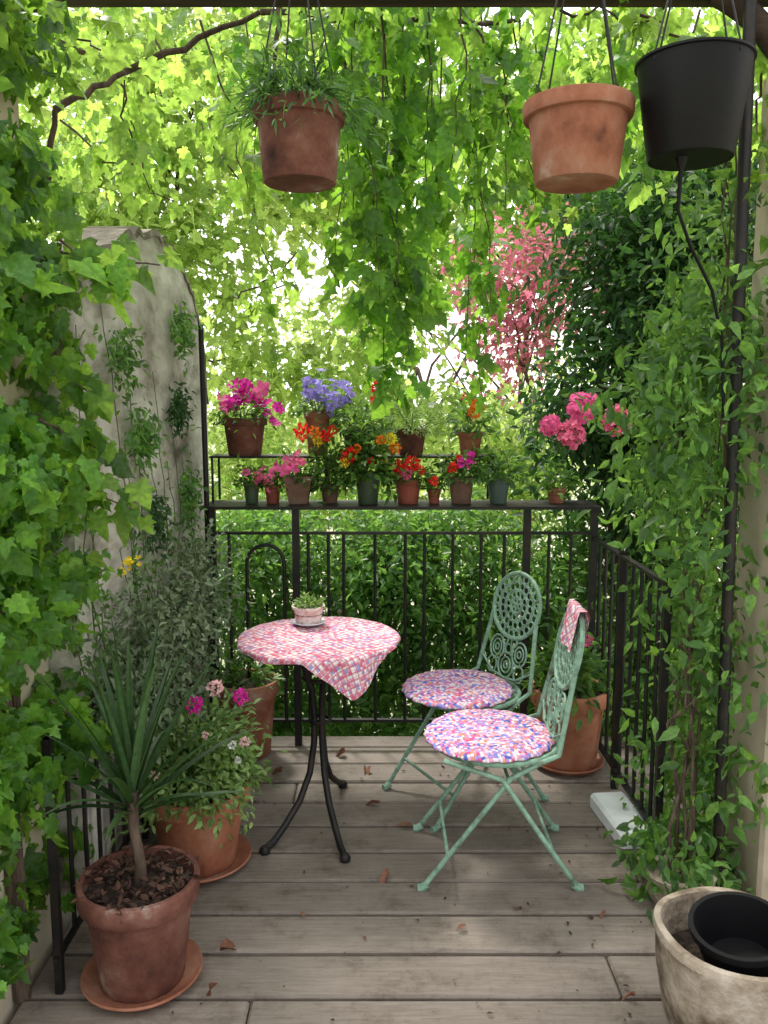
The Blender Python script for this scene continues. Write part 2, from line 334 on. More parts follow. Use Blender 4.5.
for x in (-1.1, -.25, .55, .95):
    MB().tube([(x, 1.9, zb+.15), (x, 3.1, zb+.15)], .005, 8).build('rod', M['iron'], pg, world=True)
MB().tube([(-1.5, 2.36, zb+.16), (1.6, 2.36, zb+.16)], .004, 8).build('rod', M['iron'], pg, world=True)
# ------------------------------------------------------------------ railings
YB, XL, XR = 3.75, -.81, .965
def bar(a, b, r=.008): return MB().tube([a, b], r, 8)
rl = empty('iron_railing', 'black iron railing across the far end of the deck with one arched bar', 'railing', (.08, YB, 0))
sq = lambda x, yy, z0, z1, h: MB().box(x-h, x+h, yy-h, yy+h, z0, z1)
ztop = P(400, 533, YB).z; zlow = .12
MB().box(XL, XR, YB-.012, YB+.012, ztop-.006, ztop+.006).build('top_rail', M['iron'], rl, world=True, smooth=False)
MB().box(XL, XR, YB-.012, YB+.012, zlow-.006, zlow+.006).build('bottom_rail', M['iron'], rl, world=True, smooth=False)
X = lambda px: P(px, 620, YB).x
zsh = P(400, 509, YB).z
for px in (215, 297, 525, 591):
    h = .016 if px != 215 else .014
    sq(X(px), YB, 0, zsh, h).build('post', M['iron'], rl, world=True, smooth=False)
for px in (231, 309, 329, 344, 375, 405, 424, 452, 480, 503, 547, 569):
    bar((X(px), YB, zlow), (X(px), YB, ztop), .0075).build('baluster', M['iron'], rl, world=True)
ax0, ax1 = X(248), X(285); ar = (ax1-ax0)/2; az = P(266, 545, YB).z-ar
pts = [(ax0, YB, zlow)]+[((ax0+ax1)/2-ar*math.cos(PI*i/12), YB, az+ar*math.sin(PI*i/12)) for i in range(13)]+[(ax1, YB, zlow)]
MB().tube(pts, .0085, 8).build('arch_bar', M['iron'], rl, world=True)
rr = empty('iron_railing', 'black iron side railing along the right edge of the deck', 'railing', (XR, 3.3, 0))
MB().box(XR-.012, XR+.012, 2.75, YB-.02, ztop-.03, ztop-.018).build('top_rail', M['iron'], rr, world=True, smooth=False)
MB().box(XR-.012, XR+.012, 2.75, YB-.02, zlow-.04, zlow-.028).build('bottom_rail', M['iron'], rr, world=True, smooth=False)
for yy in (2.76, 3.3): sq(XR, yy, 0, ztop+.02, .013).build('post', M['iron'], rr, world=True, smooth=False)
yy = 3.64
while yy > 2.8:
    if abs(yy-3.3) > .04: bar((XR, yy, zlow-.03), (XR, yy, ztop-.02), .008).build('baluster', M['iron'], rr, world=True)
    yy -= .1
lr = empty('iron_railing', 'black iron side railing at left behind the potted plants', 'railing', (-.88, 3, 0))
XLL = -.885
MB().box(XLL-.008, XLL+.008, 2.06, YB, ztop-.3, ztop-.288).build('top_rail', M['iron'], lr, world=True, smooth=False)
MB().box(XLL-.008, XLL+.008, 2.06, YB, .1, .112).build('bottom_rail', M['iron'], lr, world=True, smooth=False)
for yy in (2.08, 2.9): sq(XLL, yy, 0, ztop-.288, .0105).build('post', M['iron'], lr, world=True, smooth=False)
yy = 2.2
while yy < 3.7:
    if abs(yy-2.9) > .04: bar((XLL, yy, .1), (XLL, yy, ztop-.29), .007).build('baluster', M['iron'], lr, world=True)
    yy += .115
tag(MB().tube([(XL-.005, YB+.03, 0), (XL-.005, YB+.03, 1.2), (XL-.01, YB+.03, 1.95)], .012, 10).build('iron_pole', M['iron']), 'tall thin black iron pole at the left corner of the far railing', 'pole')
PXB, PXT, PY = 1.085, 1.04, 2.52
mb = MB().tube([(PXB, PY, 0), ((PXB+PXT)/2, PY, 1.4), (PXT, PY, zb+.1)], .018, 10)
tag(mb.build('iron_pole', M['iron']), 'dark iron pole wrapped in the leafy climber at right', 'pole')
# shelf
sh = empty('plant_shelf', 'two tier black iron plant shelf behind the far railing', 'shelf', (0, 3.9, zsh))
MB().box(XL-.02, XR+.02, YB-.03, YB+.24, zsh, zsh+.014).build('lower_shelf', M['iron'], sh, world=True, smooth=False)
YU = 3.98; zup = P(350, 455, YU).z
xu0, xu1 = P(213, 455, YU).x, P(492, 455, YU).x
MB().box(xu0, xu1, YU-.09, YU+.09, zup-.01, zup).build('upper_shelf', M['iron'], sh, world=True, smooth=False)
for px in (216, 327, 490):
    x = P(px, 480, YU).x
    for yy in (YU-.08, YU+.08): bar((x, yy, zsh+.01), (x, yy, zup-.008), .006).build('support', M['iron'], sh, world=True)
# ------------------------------------------------------------------ blooms and pots
def fib(k):
    i = np.arange(k)+.5; ph = np.arccos(1-2*i/k); th = PI*(1+5**.5)*i
    return np.stack([np.cos(th)*np.sin(ph), np.sin(th)*np.sin(ph), np.cos(ph)], -1)
def disc_petals(c, nrm, r, k=5):
    n = unit(np.array(nrm, float)); a = unit(np.cross(n, [.3, .9, .2])); b = np.cross(n, a)
    th = np.arange(k)*2*PI/k+rng.uniform(0, 6)
    rad = np.cos(th)[:, None]*a+np.sin(th)[:, None]*b
    return np.repeat(np.array(c, float)[None], k, 0)+rad*r*.05, rad+n*.3, np.repeat(n[None], k, 0), np.full(k, r)
def bloom(parent, c, r, mat, kind='ball', name='blossom'):
    c = np.array(c, float)
    if kind == 'ball':
        k = 60; d = fib(k)+rnd(k)*.15
        return leaves(name, PETAL, c+d*r*.5, d+rnd(k)*.5, rnd(k)+d, rng.uniform(.3, .6, k)*r, M[mat], parent, False)
    if kind == 'disc': cs = [(c, rng.normal(size=3)*.35+np.array([0, -.8, .6]), r)]
    else:
        k = 9 if kind == 'spray' else 60
        if kind == 'spray': offs = rng.normal(size=(k, 3))*.5
        else: offs = fib(k)*.72+rng.normal(size=(k, 3))*.1
        cs = [(c+offs[q]*r, rng.normal(size=3)*.4+np.array([0, -.6, .6])+(offs[q] if kind != 'spray' else 0), r*(rng.uniform(.35, .55) if kind == 'spray' else rng.uniform(.2, .34))) for q in range(k)]
    q = [disc_petals(*a) for a in cs]
    return leaves(name, PETAL, np.concatenate([x[0] for x in q]), np.concatenate([x[1] for x in q]), np.concatenate([x[2] for x in q]), np.concatenate([x[3] for x in q]), M[mat], parent, False)
def pot_profile(rt, rb, h, rim=True):
    t = max(.007, rt*.09); rh = h*.2
    if rim:
        ro = rb+(rt*.93-rb)*(1-rh/h)
        return [(1e-4, 0), (rb*.97, 0), (rb, .004), (ro, h-rh), (rt-.002, h-rh+.002), (rt, h-rh+.006), (rt*1.01, h-.005), (rt*.995, h), (rt-t, h), (rt-t*1.2, h-.012), (rb-t*.9, .015), (1e-4, .015)]
    return [(1e-4, 0), (rb*.97, 0), (rb, .005), (rt*.985, h-.008), (rt*1.03, h-.006), (rt*1.03, h), (rt-t*.6, h), (rt-t*.8, h-.01), (rb-t*.6, .012), (1e-4, .012)]
def dome(n, h, rx, rz, size, T, mat, parent, droop=.3, ry=None, trail=0, stems=7, rt=.08, inner=.35):
    d = unit(rnd(n)); d[:, 2] = np.abs(d[:, 2])*1.1-.12
    rad = rng.uniform(inner, 1, n)**.7
    pos = d*rad[:, None]*np.array([rx, ry or rx, rz])*(1+.25*rng.normal(size=(n, 1))*.6)
    # uneven outline
    pos *= (1+.22*np.sin(d[:, 0]*5+h*40)+.18*np.sin(d[:, 1]*6+d[:, 2]*5+rx*90))[:, None]
    hd = np.hypot(pos[:, 0], pos[:, 1])
    pos[:, 2] += h-trail*np.maximum(0, hd-rt)**1.0*rng.uniform(0, 1.6, n)
    tip = d+rnd(n)*.55+np.array([0, 0, -droop]); nr = np.array([0, -.25, .9])+rnd(n)*.5+d*.4
    leaves('foliage', T, pos, tip, nr, rng.uniform(.65, 1.25, n)*size, M[mat], parent, False)
    mb = MB()
    for i in rng.choice(n, stems, replace=False):
        a = Vector((random.uniform(-.3, .3)*rt, random.uniform(-.3, .3)*rt, h-.03))
        mb.tube(wobble(a, pos[i], 5, .05), taper(.004, .0015, 5), 5)
    mb.build('stem', M['stem'], parent)
def potted(label, loc, rt, rb, h, pm, rim=True, fol=None, blooms=(), group=None, rz=None, name='potted_plant', cat='potted plant', square=False, wob=0):
    o = empty(name, label, cat, loc, group=group)
    if square:
        mb = MB().lathe([(rb*1.3, 0), (rt*1.38, h*.86), (rt*1.48, h*.86), (rt*1.5, h), (rt*1.3, h), (rt*1.2, h*.6)], 4)
        mb.v = [((x-y)*.7071, (x+y)*.7071, z) for x, y, z in mb.v]
        mb.build('pot', M[pm], o, smooth=False)
    else: MB().lathe(pot_profile(rt, rb, h, rim), 44, wob=wob).build('pot', M[pm], o)
    mb = MB(); rs = rt*.9
    mb.lathe([(1e-4, h-.022), (rs*.35, h-.024), (rs*.7, h-.028), (rs, h-.032)], 24)
    mb.build('soil', M['soil'], o)
    if fol: dome(h=h, parent=o, rt=rt, **fol)
    for (bx, by, bz, r, kind, mt) in blooms:
        bloom(o, (bx, by, bz), r, mt, kind)
    return o
def shelf_pot(label, px, pyb, pyt, wpx, Y, pm, fol, blooms=(), rim=True, z=None, taperk=.72, **kw):
    b = P(px, pyb, Y)
    if z is not None: b.z = z
    d = dep(b); rt = .5*wpx*d/FPX; h = P(px, pyt, Y).z-b.z
    bl = []
    for (bx, by, rpx, kind, mt) in blooms:
        q = P(bx, by, Y-random.uniform(.06, .13)); bl.append((q.x-b.x, q.y-b.y, q.z-b.z, 1.35*rpx*d/FPX, kind, mt))
    return potted(label, b, rt, rt*taperk, h, pm, rim, fol, bl, **kw)
zl = zsh+.0145; zu = zup+.0005
GS = 'flower pots on the iron shelf'
U = 3.97; Lw = 3.86
F = lambda n, rx, rz, size, T=SIMPLE, mat='hedge', **k: dict(n=n, rx=rx, rz=rz, size=size, T=T, mat=mat, **k)
# upper tier
shelf_pot('terracotta pot of magenta petunias at the left end of the upper shelf', 245, 452, 418, 45, U, 'terra_dark', F(420, .16, .14, .035, OVAL, trail=.5, mat='climber'),
          [(240, 393, 10, 'spray', 'magenta'), (258, 397, 9, 'spray', 'magenta'), (225, 405, 8, 'spray', 'pink'), (271, 414, 8, 'spray', 'magenta'), (248, 388, 8, 'spray', 'magenta'), (262, 390, 7, 'disc', 'pink'), (235, 402, 8, 'spray', 'magenta')], z=zu, group=GS)
shelf_pot('small terracotta pot of violet blue flowers on the upper shelf', 318, 452, 410, 27, U+.02, 'terra', F(300, .12, .15, .035, OVAL, mat='climber'),
          [(305, 396, 7, 'spray', 'violet'), (318, 386, 8, 'spray', 'violet'), (330, 392, 7, 'spray', 'violet'), (343, 389, 8, 'spray', 'violet'), (324, 402, 6, 'spray', 'violet'), (347, 400, 6, 'spray', 'violet'), (309, 384, 6, 'spray', 'violet'), (334, 401, 7, 'spray', 'violet')], z=zu, group=GS)
shelf_pot('leafy green plant in a green pot between the violet and the red flowers', 357, 452, 430, 30, U-.03, 'greenpot', F(480, .14, .17, .035, OVAL, mat='climber'),
          [(378, 388, 6, 'ball', 'red'), (377, 400, 6, 'ball', 'red'), (379, 411, 4, 'ball', 'orange')], z=zu, group=GS)
shelf_pot('terracotta pot of pale feathery foliage at the middle of the upper shelf', 411, 453, 429, 32, U, 'terra_dark', F(800, .17, .17, .04, NARROW, mat='palebush'), [(432, 405, 3, 'disc', 'white')], z=zu, group=GS)
shelf_pot('tall orange flowered plant at the right end of the upper shelf', 470, 453, 432, 26, U, 'terra', F(320, .11, .22, .04, OVAL, mat='climber'),
          [(478, 404, 6, 'ball', 'orange'), (474, 413, 5, 'ball', 'orange'), (466, 398, 4, 'ball', 'red')], z=zu, group=GS)
# lower tier
shelf_pot('small green pot at the left end of the lower shelf', 252, 503, 482, 17, Lw, 'greenpot', F(150, .07, .08, .03, OVAL, mat='climber'), [(246, 473, 4, 'disc', 'pink')], z=zl, group=GS)
shelf_pot('small red pot of pink flowers on the lower shelf beside the small green pot', 273, 503, 485, 17, Lw, 'redpot', F(160, .08, .07, .03, OVAL, mat='climber'),
          [(262, 478, 6, 'spray', 'coral'), (274, 472, 6, 'spray', 'pink'), (268, 483, 5, 'spray', 'coral')], z=zl, group=GS)
shelf_pot('square brown clay pot with pink flowers on the lower shelf', 299, 503, 476, 27, Lw, 'brownpot', F(200, .1, .1, .035, OVAL, mat='climber'),
          [(290, 466, 7, 'spray', 'pink'), (298, 460, 6, 'spray', 'coral'), (284, 470, 5, 'disc', 'pink')], z=zl, square=True, group=GS)
shelf_pot('plant with large scarlet and orange blooms left of the green basket pot', 330, 503, 484, 20, Lw+.02, 'brownpot', F(340, .11, .22, .04, OVAL, mat='climber'),
          [(302, 433, 7, 'ball', 'red'), (315, 432, 5, 'ball', 'orange'), (326, 436, 5, 'ball', 'red'), (318, 441, 4, 'ball', 'yellow'), (333, 430, 4, 'ball', 'red')], z=zl, group=GS)
shelf_pot('green basket pot of yellow and orange blooms at the middle of the lower shelf', 368, 503, 472, 27, Lw-.02, 'greenpot', F(640, .13, .2, .05, OVAL, mat='climber', trail=.7),
          [(349, 456, 7, 'ball', 'red'), (357, 449, 4, 'ball', 'orange'), (381, 440, 4, 'ball', 'orange'), (391, 439, 5, 'ball', 'yellow'), (382, 458, 5, 'ball', 'yellow'), (395, 448, 5, 'ball', 'orange'), (345, 463, 4, 'ball', 'yellow'), (371, 461, 3, 'ball', 'red')], z=zl, group=GS)
shelf_pot('red clay pot of scarlet geraniums right of the green basket pot', 408, 503, 479, 28, Lw, 'redpot', F(260, .11, .1, .04, OVAL, mat='climber'),
          [(398, 468, 6, 'ball', 'red'), (412, 463, 6, 'ball', 'red'), (406, 474, 5, 'ball', 'coral'), (420, 470, 4, 'ball', 'red')], z=zl, group=GS)
shelf_pot('tiny red pot with a small red bloom between the two geranium pots', 434, 503, 489, 14, Lw, 'redpot', F(100, .06, .06, .028, OVAL, mat='climber'), [(434, 481, 4, 'ball', 'red')], z=zl, group=GS)
shelf_pot('brown clay pot of red and purple flowers on the lower shelf', 461, 503, 477, 27, Lw, 'brownpot', F(320, .11, .12, .04, OVAL, mat='climber'),
          [(453, 468, 5, 'ball', 'red'), (466, 464, 5, 'spray', 'magenta'), (459, 458, 3, 'ball', 'red'), (472, 454, 4, 'spray', 'magenta')], z=zl, group=GS)
shelf_pot('grey green plastic pot of plain leaves near the right end of the shelf', 498, 504, 478, 23, Lw, 'greypot', F(300, .12, .14, .04, OVAL, mat='climber'), [], rim=False, z=zl, group=GS)
shelf_pot('small terracotta pot at the right end of the lower shelf', 556, 504, 488, 20, Lw+.02, 'terra', F(200, .09, .12, .04, OVAL, mat='climber'), [], z=zl, group=GS)
# hanging pots
def hanging(label, px, py_r, py_b, wpx, Y, pm, kb, rim, fol=None):
    rc = P(px, py_r, Y); bc = P(px, py_b, Y); d = dep(rc); rt = .5*wpx*d/FPX
    o = potted(label, bc, rt, rt*kb, rc.z-bc.z, pm, rim, fol, name='hanging_pot', cat='hanging pot')
    h = rc.z-bc.z; zt = zb+.15-bc.z
    for k in range(4):
        q = PI/2*k+.5
        MB().tube([(rt*.98*math.cos(q), rt*.98*math.sin(q), h-.02), (rt*.95*math.cos(q), rt*.95*math.sin(q), h+.01), (.02*math.cos(q), .02*math.sin(q), zt)], .0028, 6).build('hanger_wire', M['iron'], o)
    return o
hanging('terracotta pot of ferns hanging at the left of centre', 300, 108, 184, 92, 2.5, 'terra_dark', .8, True, F(1700, .2, .12, .05, NARROW, mat='fern', trail=1.0, droop=.7, stems=18))
hanging('bare terracotta pot hanging beside the black pot', 576, 104, 184, 109, 2.42, 'terra', .76, True)
bp = hanging('large black plastic pot hanging at the upper right', 690, 62, 160, 112, 2.36, 'blackplastic', .76, False)
b0 = bp.location
mb = MB().tube([Vector((b0.x-.03, b0.y-.02, b0.z+.004)), Vector((b0.x-.03, b0.y-.02, b0.z-.03)), P(678, 210, 2.36), P(690, 245, 2.4), P(712, 290, 2.45), P(722, 340, 2.48), P(724, 420, 2.48)], [.02, .007, .005, .005, .005, .005, .005], 8)
tag(mb.build('drip_hose', M['blackplastic']), 'thin black hose hanging below the black pot', 'hose')
# floor pots
def saucer(label, c, r, mat='terra', wob=0):
    mb = MB().lathe([(1e-4, 0), (r*.8, 0), (r, .028), (r*.985, .034), (r*.95, .03), (r*.78, .009), (1e-4, .009)], 44, wob=wob)
    o = mb.build('saucer', M[mat]); o.location = c; return tag(o, label, 'saucer')
c1 = PZ(143, 978, 0)
saucer('round terracotta saucer under the spiky palm pot', c1, .165)
dp = potted('spiky leaved palm in a weathered terracotta pot on the front left of the deck', c1+Vector((0, 0, .01)), .163, .115, .295, 'terra_dark', fol=None)
mb = MB().tube([(0, 0, .24), (.006, 0, .33), (-.008, 0, .43), (-.01, 0, .54)], [.02, .015, .014, .018], 10); mb.build('trunk', M['bark'], dp)
def blade(mb, base, az, el, L, wd, bend):
    d = Vector((math.cos(az)*math.cos(el), math.sin(az)*math.cos(el), math.sin(el))); side = d.cross(Vector((0, 0, 1))).normalized()
    p = Vector(base); n = 10; vs = []
    for i in range(n):
        t = i/(n-1); w = wd*(min(1, .5+t*2.2))*(1-t**2.2)+.0006
        up = side.cross(d).normalized()
        vs += [p-side*w+up*w*.4, p, p+side*w+up*w*.4]
        d = (d+Vector((0, 0, -bend*(.2+1.5*t)/n))).normalized(); p = p+d*L/(n-1)
    fs = []
    for i in range(n-1):
        a = i*3; fs += [(a, a+1, a+4, a+3), (a+1, a+2, a+5, a+4)]
    mb.add(vs, fs)
mb = MB()
for i in range(30):
    az = i*2.4+random.gauss(0, .2); t = i/29
    el = math.radians(30+56*t+random.gauss(0, 6)); blade(mb, (-.01, 0, .47+.08*t), az, el, random.uniform(.36, .52)*(1 if t > .25 else .85), .0128, random.uniform(.2, 1.2)*(1.25-t))
for az in (.25, 2.7, 3.3):
    blade(mb, (-.01, 0, .48), az, math.radians(random.uniform(15, 35)), random.uniform(.3, .38), .011, random.uniform(1.2, 2.0))
mb.build('foliage', M['palm'], dp)
k = 420; a = rng.uniform(0, 6.28, k); r = .155*np.sqrt(rng.uniform(.02, 1, k))
leaves('leaf_litter', OVAL, np.stack([r*np.cos(a), r*np.sin(a), np.full(k, .275)+rng.uniform(0, .03, k)], -1), rnd(k)*[1, 1, .5], rnd(k)*.7+[0, 0, 1], rng.uniform(.012, .04, k), M['litter'], dp, False)
c2 = PZ(200, 862, 0)
saucer('wide terracotta saucer under the pink flowered pot on the left', c2, .18)
pb_ = lambda c, bx, by, rpx, kind, mt: (lambda q: (q.x-c.x, q.y-c.y, q.z-c.z, rpx*dep(q)/FPX, kind, mt))(P(bx, by, c.y-.16))
cc = c2+Vector((0, 0, .01))
potted('large terracotta pot of bushy foliage with magenta and pale pink flowers', cc, .18, .125, .28, 'terra_bright', fol=F(4800, .21, .28, .032, OVAL, mat='palebush', stems=18, inner=.2, trail=.25),
       blooms=[pb_(cc, 194, 705, 10, 'ball', 'magenta'), pb_(cc, 241, 697, 9, 'ball', 'magenta'), pb_(cc, 215, 688, 9, 'ball', 'blush'), pb_(cc, 245, 742, 6, 'ball', 'blush'), pb_(cc, 232, 745, 5, 'ball', 'white'), pb_(cc, 155, 775, 5, 'ball', 'blush'), pb_(cc, 238, 760, 4, 'ball', 'white'), pb_(cc, 205, 735, 4, 'ball', 'blush')])
c3 = PZ(247, 752, 0)
potted('brown clay pot tucked in the far left corner behind the pink flowered pot', c3, .15, .11, .35, 'terra', fol=F(200, .15, .12, .045, OVAL, mat='climber', trail=0))
c4 = PZ(567, 764, 0)
saucer('terracotta saucer under the big pot behind the green chairs', c4, .16)
cc = c4+Vector((0, 0, .01))
potted('big terracotta pot of leafy plant behind the green chairs', cc, .17, .125, .35, 'terra_bright', fol=F(520, .17, .3, .06, OVAL, mat='climber'),
       blooms=[pb_(cc, 586, 640, 7, 'ball', 'pink')])
# planter lower right
c5 = PZ(728, 1032, 0)
pl = empty('stone_planter', 'rustic pale stone planter at the front right corner of the deck', 'planter', c5)
MB().lathe([(1e-4, 0), (.13, 0), (.16, .03), (.185, .16), (.19, .25), (.196, .27), (.19, .285), (.172, .285), (.165, .265), (.16, .1), (1e-4, .09)], 64, wob=.035).build('pot', M['stone'], pl)
MB().lathe([(1e-4, .19), (.08, .195), (.164, .185)], 24).build('soil', M['soil'], pl)
bi = empty('plastic_pot', 'empty black plastic pot sitting inside the stone planter', 'pot', c5+Vector((.015, -.02, .2)))
bi.rotation_euler = (math.radians(6), math.radians(-8), 0)
MB().lathe([(1e-4, 0), (.085, 0), (.112, .1), (.12, .102), (.12, .12), (.108, .12), (.1, .09), (.08, .012), (1e-4, .012)], 40).build('pot', M['blackplastic'], bi)
# slab
so = MB().box(-.07, .07, -.17, .17, 0, .055, .012).build('stone_slab', M['slab'], smooth=False); so.location = PZ(622, 826, 0)+Vector((0, 0, .004)); so.rotation_euler = (0, 0, .1)
tag(so, 'pale grey stone slab lying by the right railing', 'slab')
# ------------------------------------------------------------------ table
tcn = Vector((-.246, 3.04, 0)); TH = .725; TR = .298
tb = empty('bistro_table', 'round bistro table on three curved black iron legs', 'table', tcn)
MB().lathe([(1e-4, TH-.022), (TR-.008, TH-.022), (TR, TH-.016), (TR, TH-.004), (TR-.004, TH), (1e-4, TH)], 64).build('tabletop', M['iron'], tb)
for az, rf in ((math.atan2(-.25, -.18), .31), (math.atan2(-.3, .109), .32), (math.radians(75), .28)):
    ctrl = [(.13, TH-.02), (.085, .63), (.042, .53), (.03, .42), (.034, .32), (.06, .21), (.12, .12), (.2, .06), (.265, .022), (rf, .012)]
    pts = []
    for j in range(len(ctrl)-1):
        for t in (0, .5):
            pts.append((ctrl[j][0]*(1-t)+ctrl[j+1][0]*t, ctrl[j][1]*(1-t)+ctrl[j+1][1]*t))
    pts.append(ctrl[-1])
    lg = MB().tube([(r*math.cos(az), r*math.sin(az), z) for r, z in pts], .0125, 10).build('leg', M['iron'], tb)
    MB().lathe([(1e-4, 0), (.018, 0), (.02, .012), (.012, .026), (1e-4, .028)], 14, c=(rf*math.cos(az), rf*math.sin(az), 0)).build('foot', M['iron'], lg)
for z, r in ((.4, .038), (.57, .062)):
    MB().tube([(r*math.cos(q*PI/12), r*math.sin(q*PI/12), z) for q in range(24)], .007, 8, True).build('ring', M['iron'], tb)
# tablecloth
def polar_cloth(name, R, drop, mat, nr=30, na=144, lift=.003):
    bmv = []; uv = []; fc = []
    for i in range(nr+1):
        for k in range(na):
            q = 2*PI*k/na; D = drop(q); s = i/nr*(R+D)
            if s <= R: x, z, rr_ = s, lift+.0018*math.sin(s*38+q*3)*(s > .02), s
            else:
                e = s-R; a = min(e/.012, 1.0)*PI/2
                x = R+.008*math.sin(a)+max(0, e-.012)*.05+.012*math.sin(q*11)*min(1, e/.05); z = lift-.008*(1-math.cos(a))-max(0, e-.012); rr_ = s
            bmv.append((x*math.cos(q), x*math.sin(q), z)); uv.append((rr_*math.cos(q), rr_*math.sin(q)))
    for i in range(nr):
        for k in range(na):
            l = (k+1) % na; fc.append((i*na+k, (i+1)*na+k, (i+1)*na+l, i*na+l))
    me = bpy.data.meshes.new(name); me.from_pydata(bmv, [], fc); me.update()
    ul = me.uv_layers.new(name='UVMap')
    for lp in me.loops: ul.data[lp.index].uv = uv[lp.vertex_index]
    me.polygons.foreach_set('use_smooth', [True]*len(me.polygons)); me.materials.append(mat)
    o = bpy.data.objects.new(name, me); col.objects.link(o); return o
qa = math.radians(-64)
def cdrop(q):
    d = (q-qa+PI) % (2*PI)-PI
    return .022+.006*math.sin(q*5)+max(0, .13*(1-abs(d)/.56))
cl = polar_cloth('tablecloth', TR, cdrop, M['tablecloth']); cl.location = tcn+Vector((0, 0, TH))
tag(cl, 'pink and white checked cloth on the bistro table with one corner hanging down', 'tablecloth')
sc_ = PZ(309, 624, TH+.006)
o = MB().lathe([(1e-4, 0), (.045, 0), (.068, .012), (.066, .015), (.044, .006), (1e-4, .006)], 36).build('saucer', M['china']); o.location = sc_; tag(o, 'small pale blue and white saucer under the pot on the table', 'saucer')
potted('small pink clay pot of succulents standing on the checked tablecloth', sc_+Vector((-.002, 0, .0065)), .066, .05, .07, 'pinkpot', fol=F(150, .055, .03, .026, OVAL, mat='palebush', droop=0))
# ------------------------------------------------------------------ chairs
LEAN = .2; UPK = math.sqrt(1-LEAN**2)
def B(u, s): return Vector((.185+s*LEAN, u, .46+s*UPK))
ch = empty('folding_chair', 'nearer mint green iron folding chair with round back seen edge on', 'chair', (.385, 2.755, 0), math.radians(0), 'green bistro chairs')
CS = .315
for sy in (-1, 1):
    y0 = .195*sy
    la = MB().tube([(-.255, y0, .012), (-.12, y0, .19), (.03, y0, .39), (.13, y0*.97, .44)]+[B(y0*.93, .0), B(y0*.86, .1), B(y0*.78, .2), B(.145*sy, CS-.05)], .0088, 10).build('leg', M['mint'], ch)
    lb = MB().tube([(.255, y0*1.02, .012), (.13, y0*1.02, .19), (.0, y0*1.02, .385), (-.19, y0*.9, .44)], .0088, 10).build('leg', M['mint'], ch)
    for x, lg in ((-.262, la), (.262, lb)):
        s_ = 1 if x > 0 else -1
        MB().tube([(x-.02*s_, y0, .02), (x, y0, .008), (x+.012*s_, y0, .008)], .014, 8).build('foot', M['mint'], lg)
for x, z in ((-.175, .118), (.178, .118), (.02, .385)):
    MB().tube([(x, -.2, z), (x, .2, z)], .006, 8).build('cross_bar', M['mint'], ch)
mb = MB().tube([(.215*math.cos(q*PI/20), .215*math.sin(q*PI/20), .443) for q in range(40)], .0095, 8, True)
for j in range(-4, 5):
    yv = j*.045; xv = math.sqrt(max(0, .21**2-yv**2)); mb.box(-xv, xv, yv-.014, yv+.014, .44, .446)
mb.build('seat', M['mint'], ch, smooth=False)
mb = MB()
def oval(cu, cs, ru, rs, r=.006, n=28):
    mb.tube([B(cu+ru*math.cos(2*PI*q/n), cs+rs*math.sin(2*PI*q/n)) for q in range(n)], r, 6, True)
oval(0, CS, .15, .135, .009, 36); oval(0, CS, .11, .099, .0036, 32); oval(0, CS, .072, .065, .0036, 26); oval(0, CS, .036, .032, .0036, 18)
for rr_, k_, s_ in ((.13, 24, .0165), (.091, 18, .0165), (.054, 12, .0145)):
    for q in range(k_):
        a = 2*PI*q/k_; oval(rr_*math.cos(a), CS+rr_*.9*math.sin(a), s_, s_*.92, .0032, 10)
for q in range(6):
    a = 2*PI*q/6; oval(.02*math.cos(a), CS+.018*math.sin(a), .013, .012, .0032, 10)
mb.build('backrest', M['mint'], ch)
mb = MB()
for sy in (-1, 1):
    oval(.075*sy, .125, .046, .05, .0042, 20); oval(.075*sy, .125, .028, .032, .0034, 14); oval(.075*sy, .125, .012, .014, .0034, 10)
    oval(.09*sy, .048, .03, .034, .0036, 14); oval(.03*sy, .165, .018, .02, .0036, 12)
oval(0, .065, .05, .052, .0042, 18); oval(0, .065, .03, .033, .0034, 14); oval(0, .065, .013, .014, .0034, 10); oval(0, .132, .02, .02, .0036, 12)
mb.tube([B(-.165, .07), B(-.08, .02), B(0, .012), B(.08, .02), B(.165, .07)], .005, 8)
mb.build('back_scroll', M['mint'], ch)
def copy_tree(o, parent=None):
    c = o.copy(); col.objects.link(c); c.parent = parent
    for k in o.children: copy_tree(k, c)
    return c
ch2 = copy_tree(ch); ch2.location = (.33, 3.24, 0); ch2.rotation_euler = (0, 0, math.radians(28))
ch2['label'] = 'farther mint green iron folding chair with lattice oval back turned to the camera'
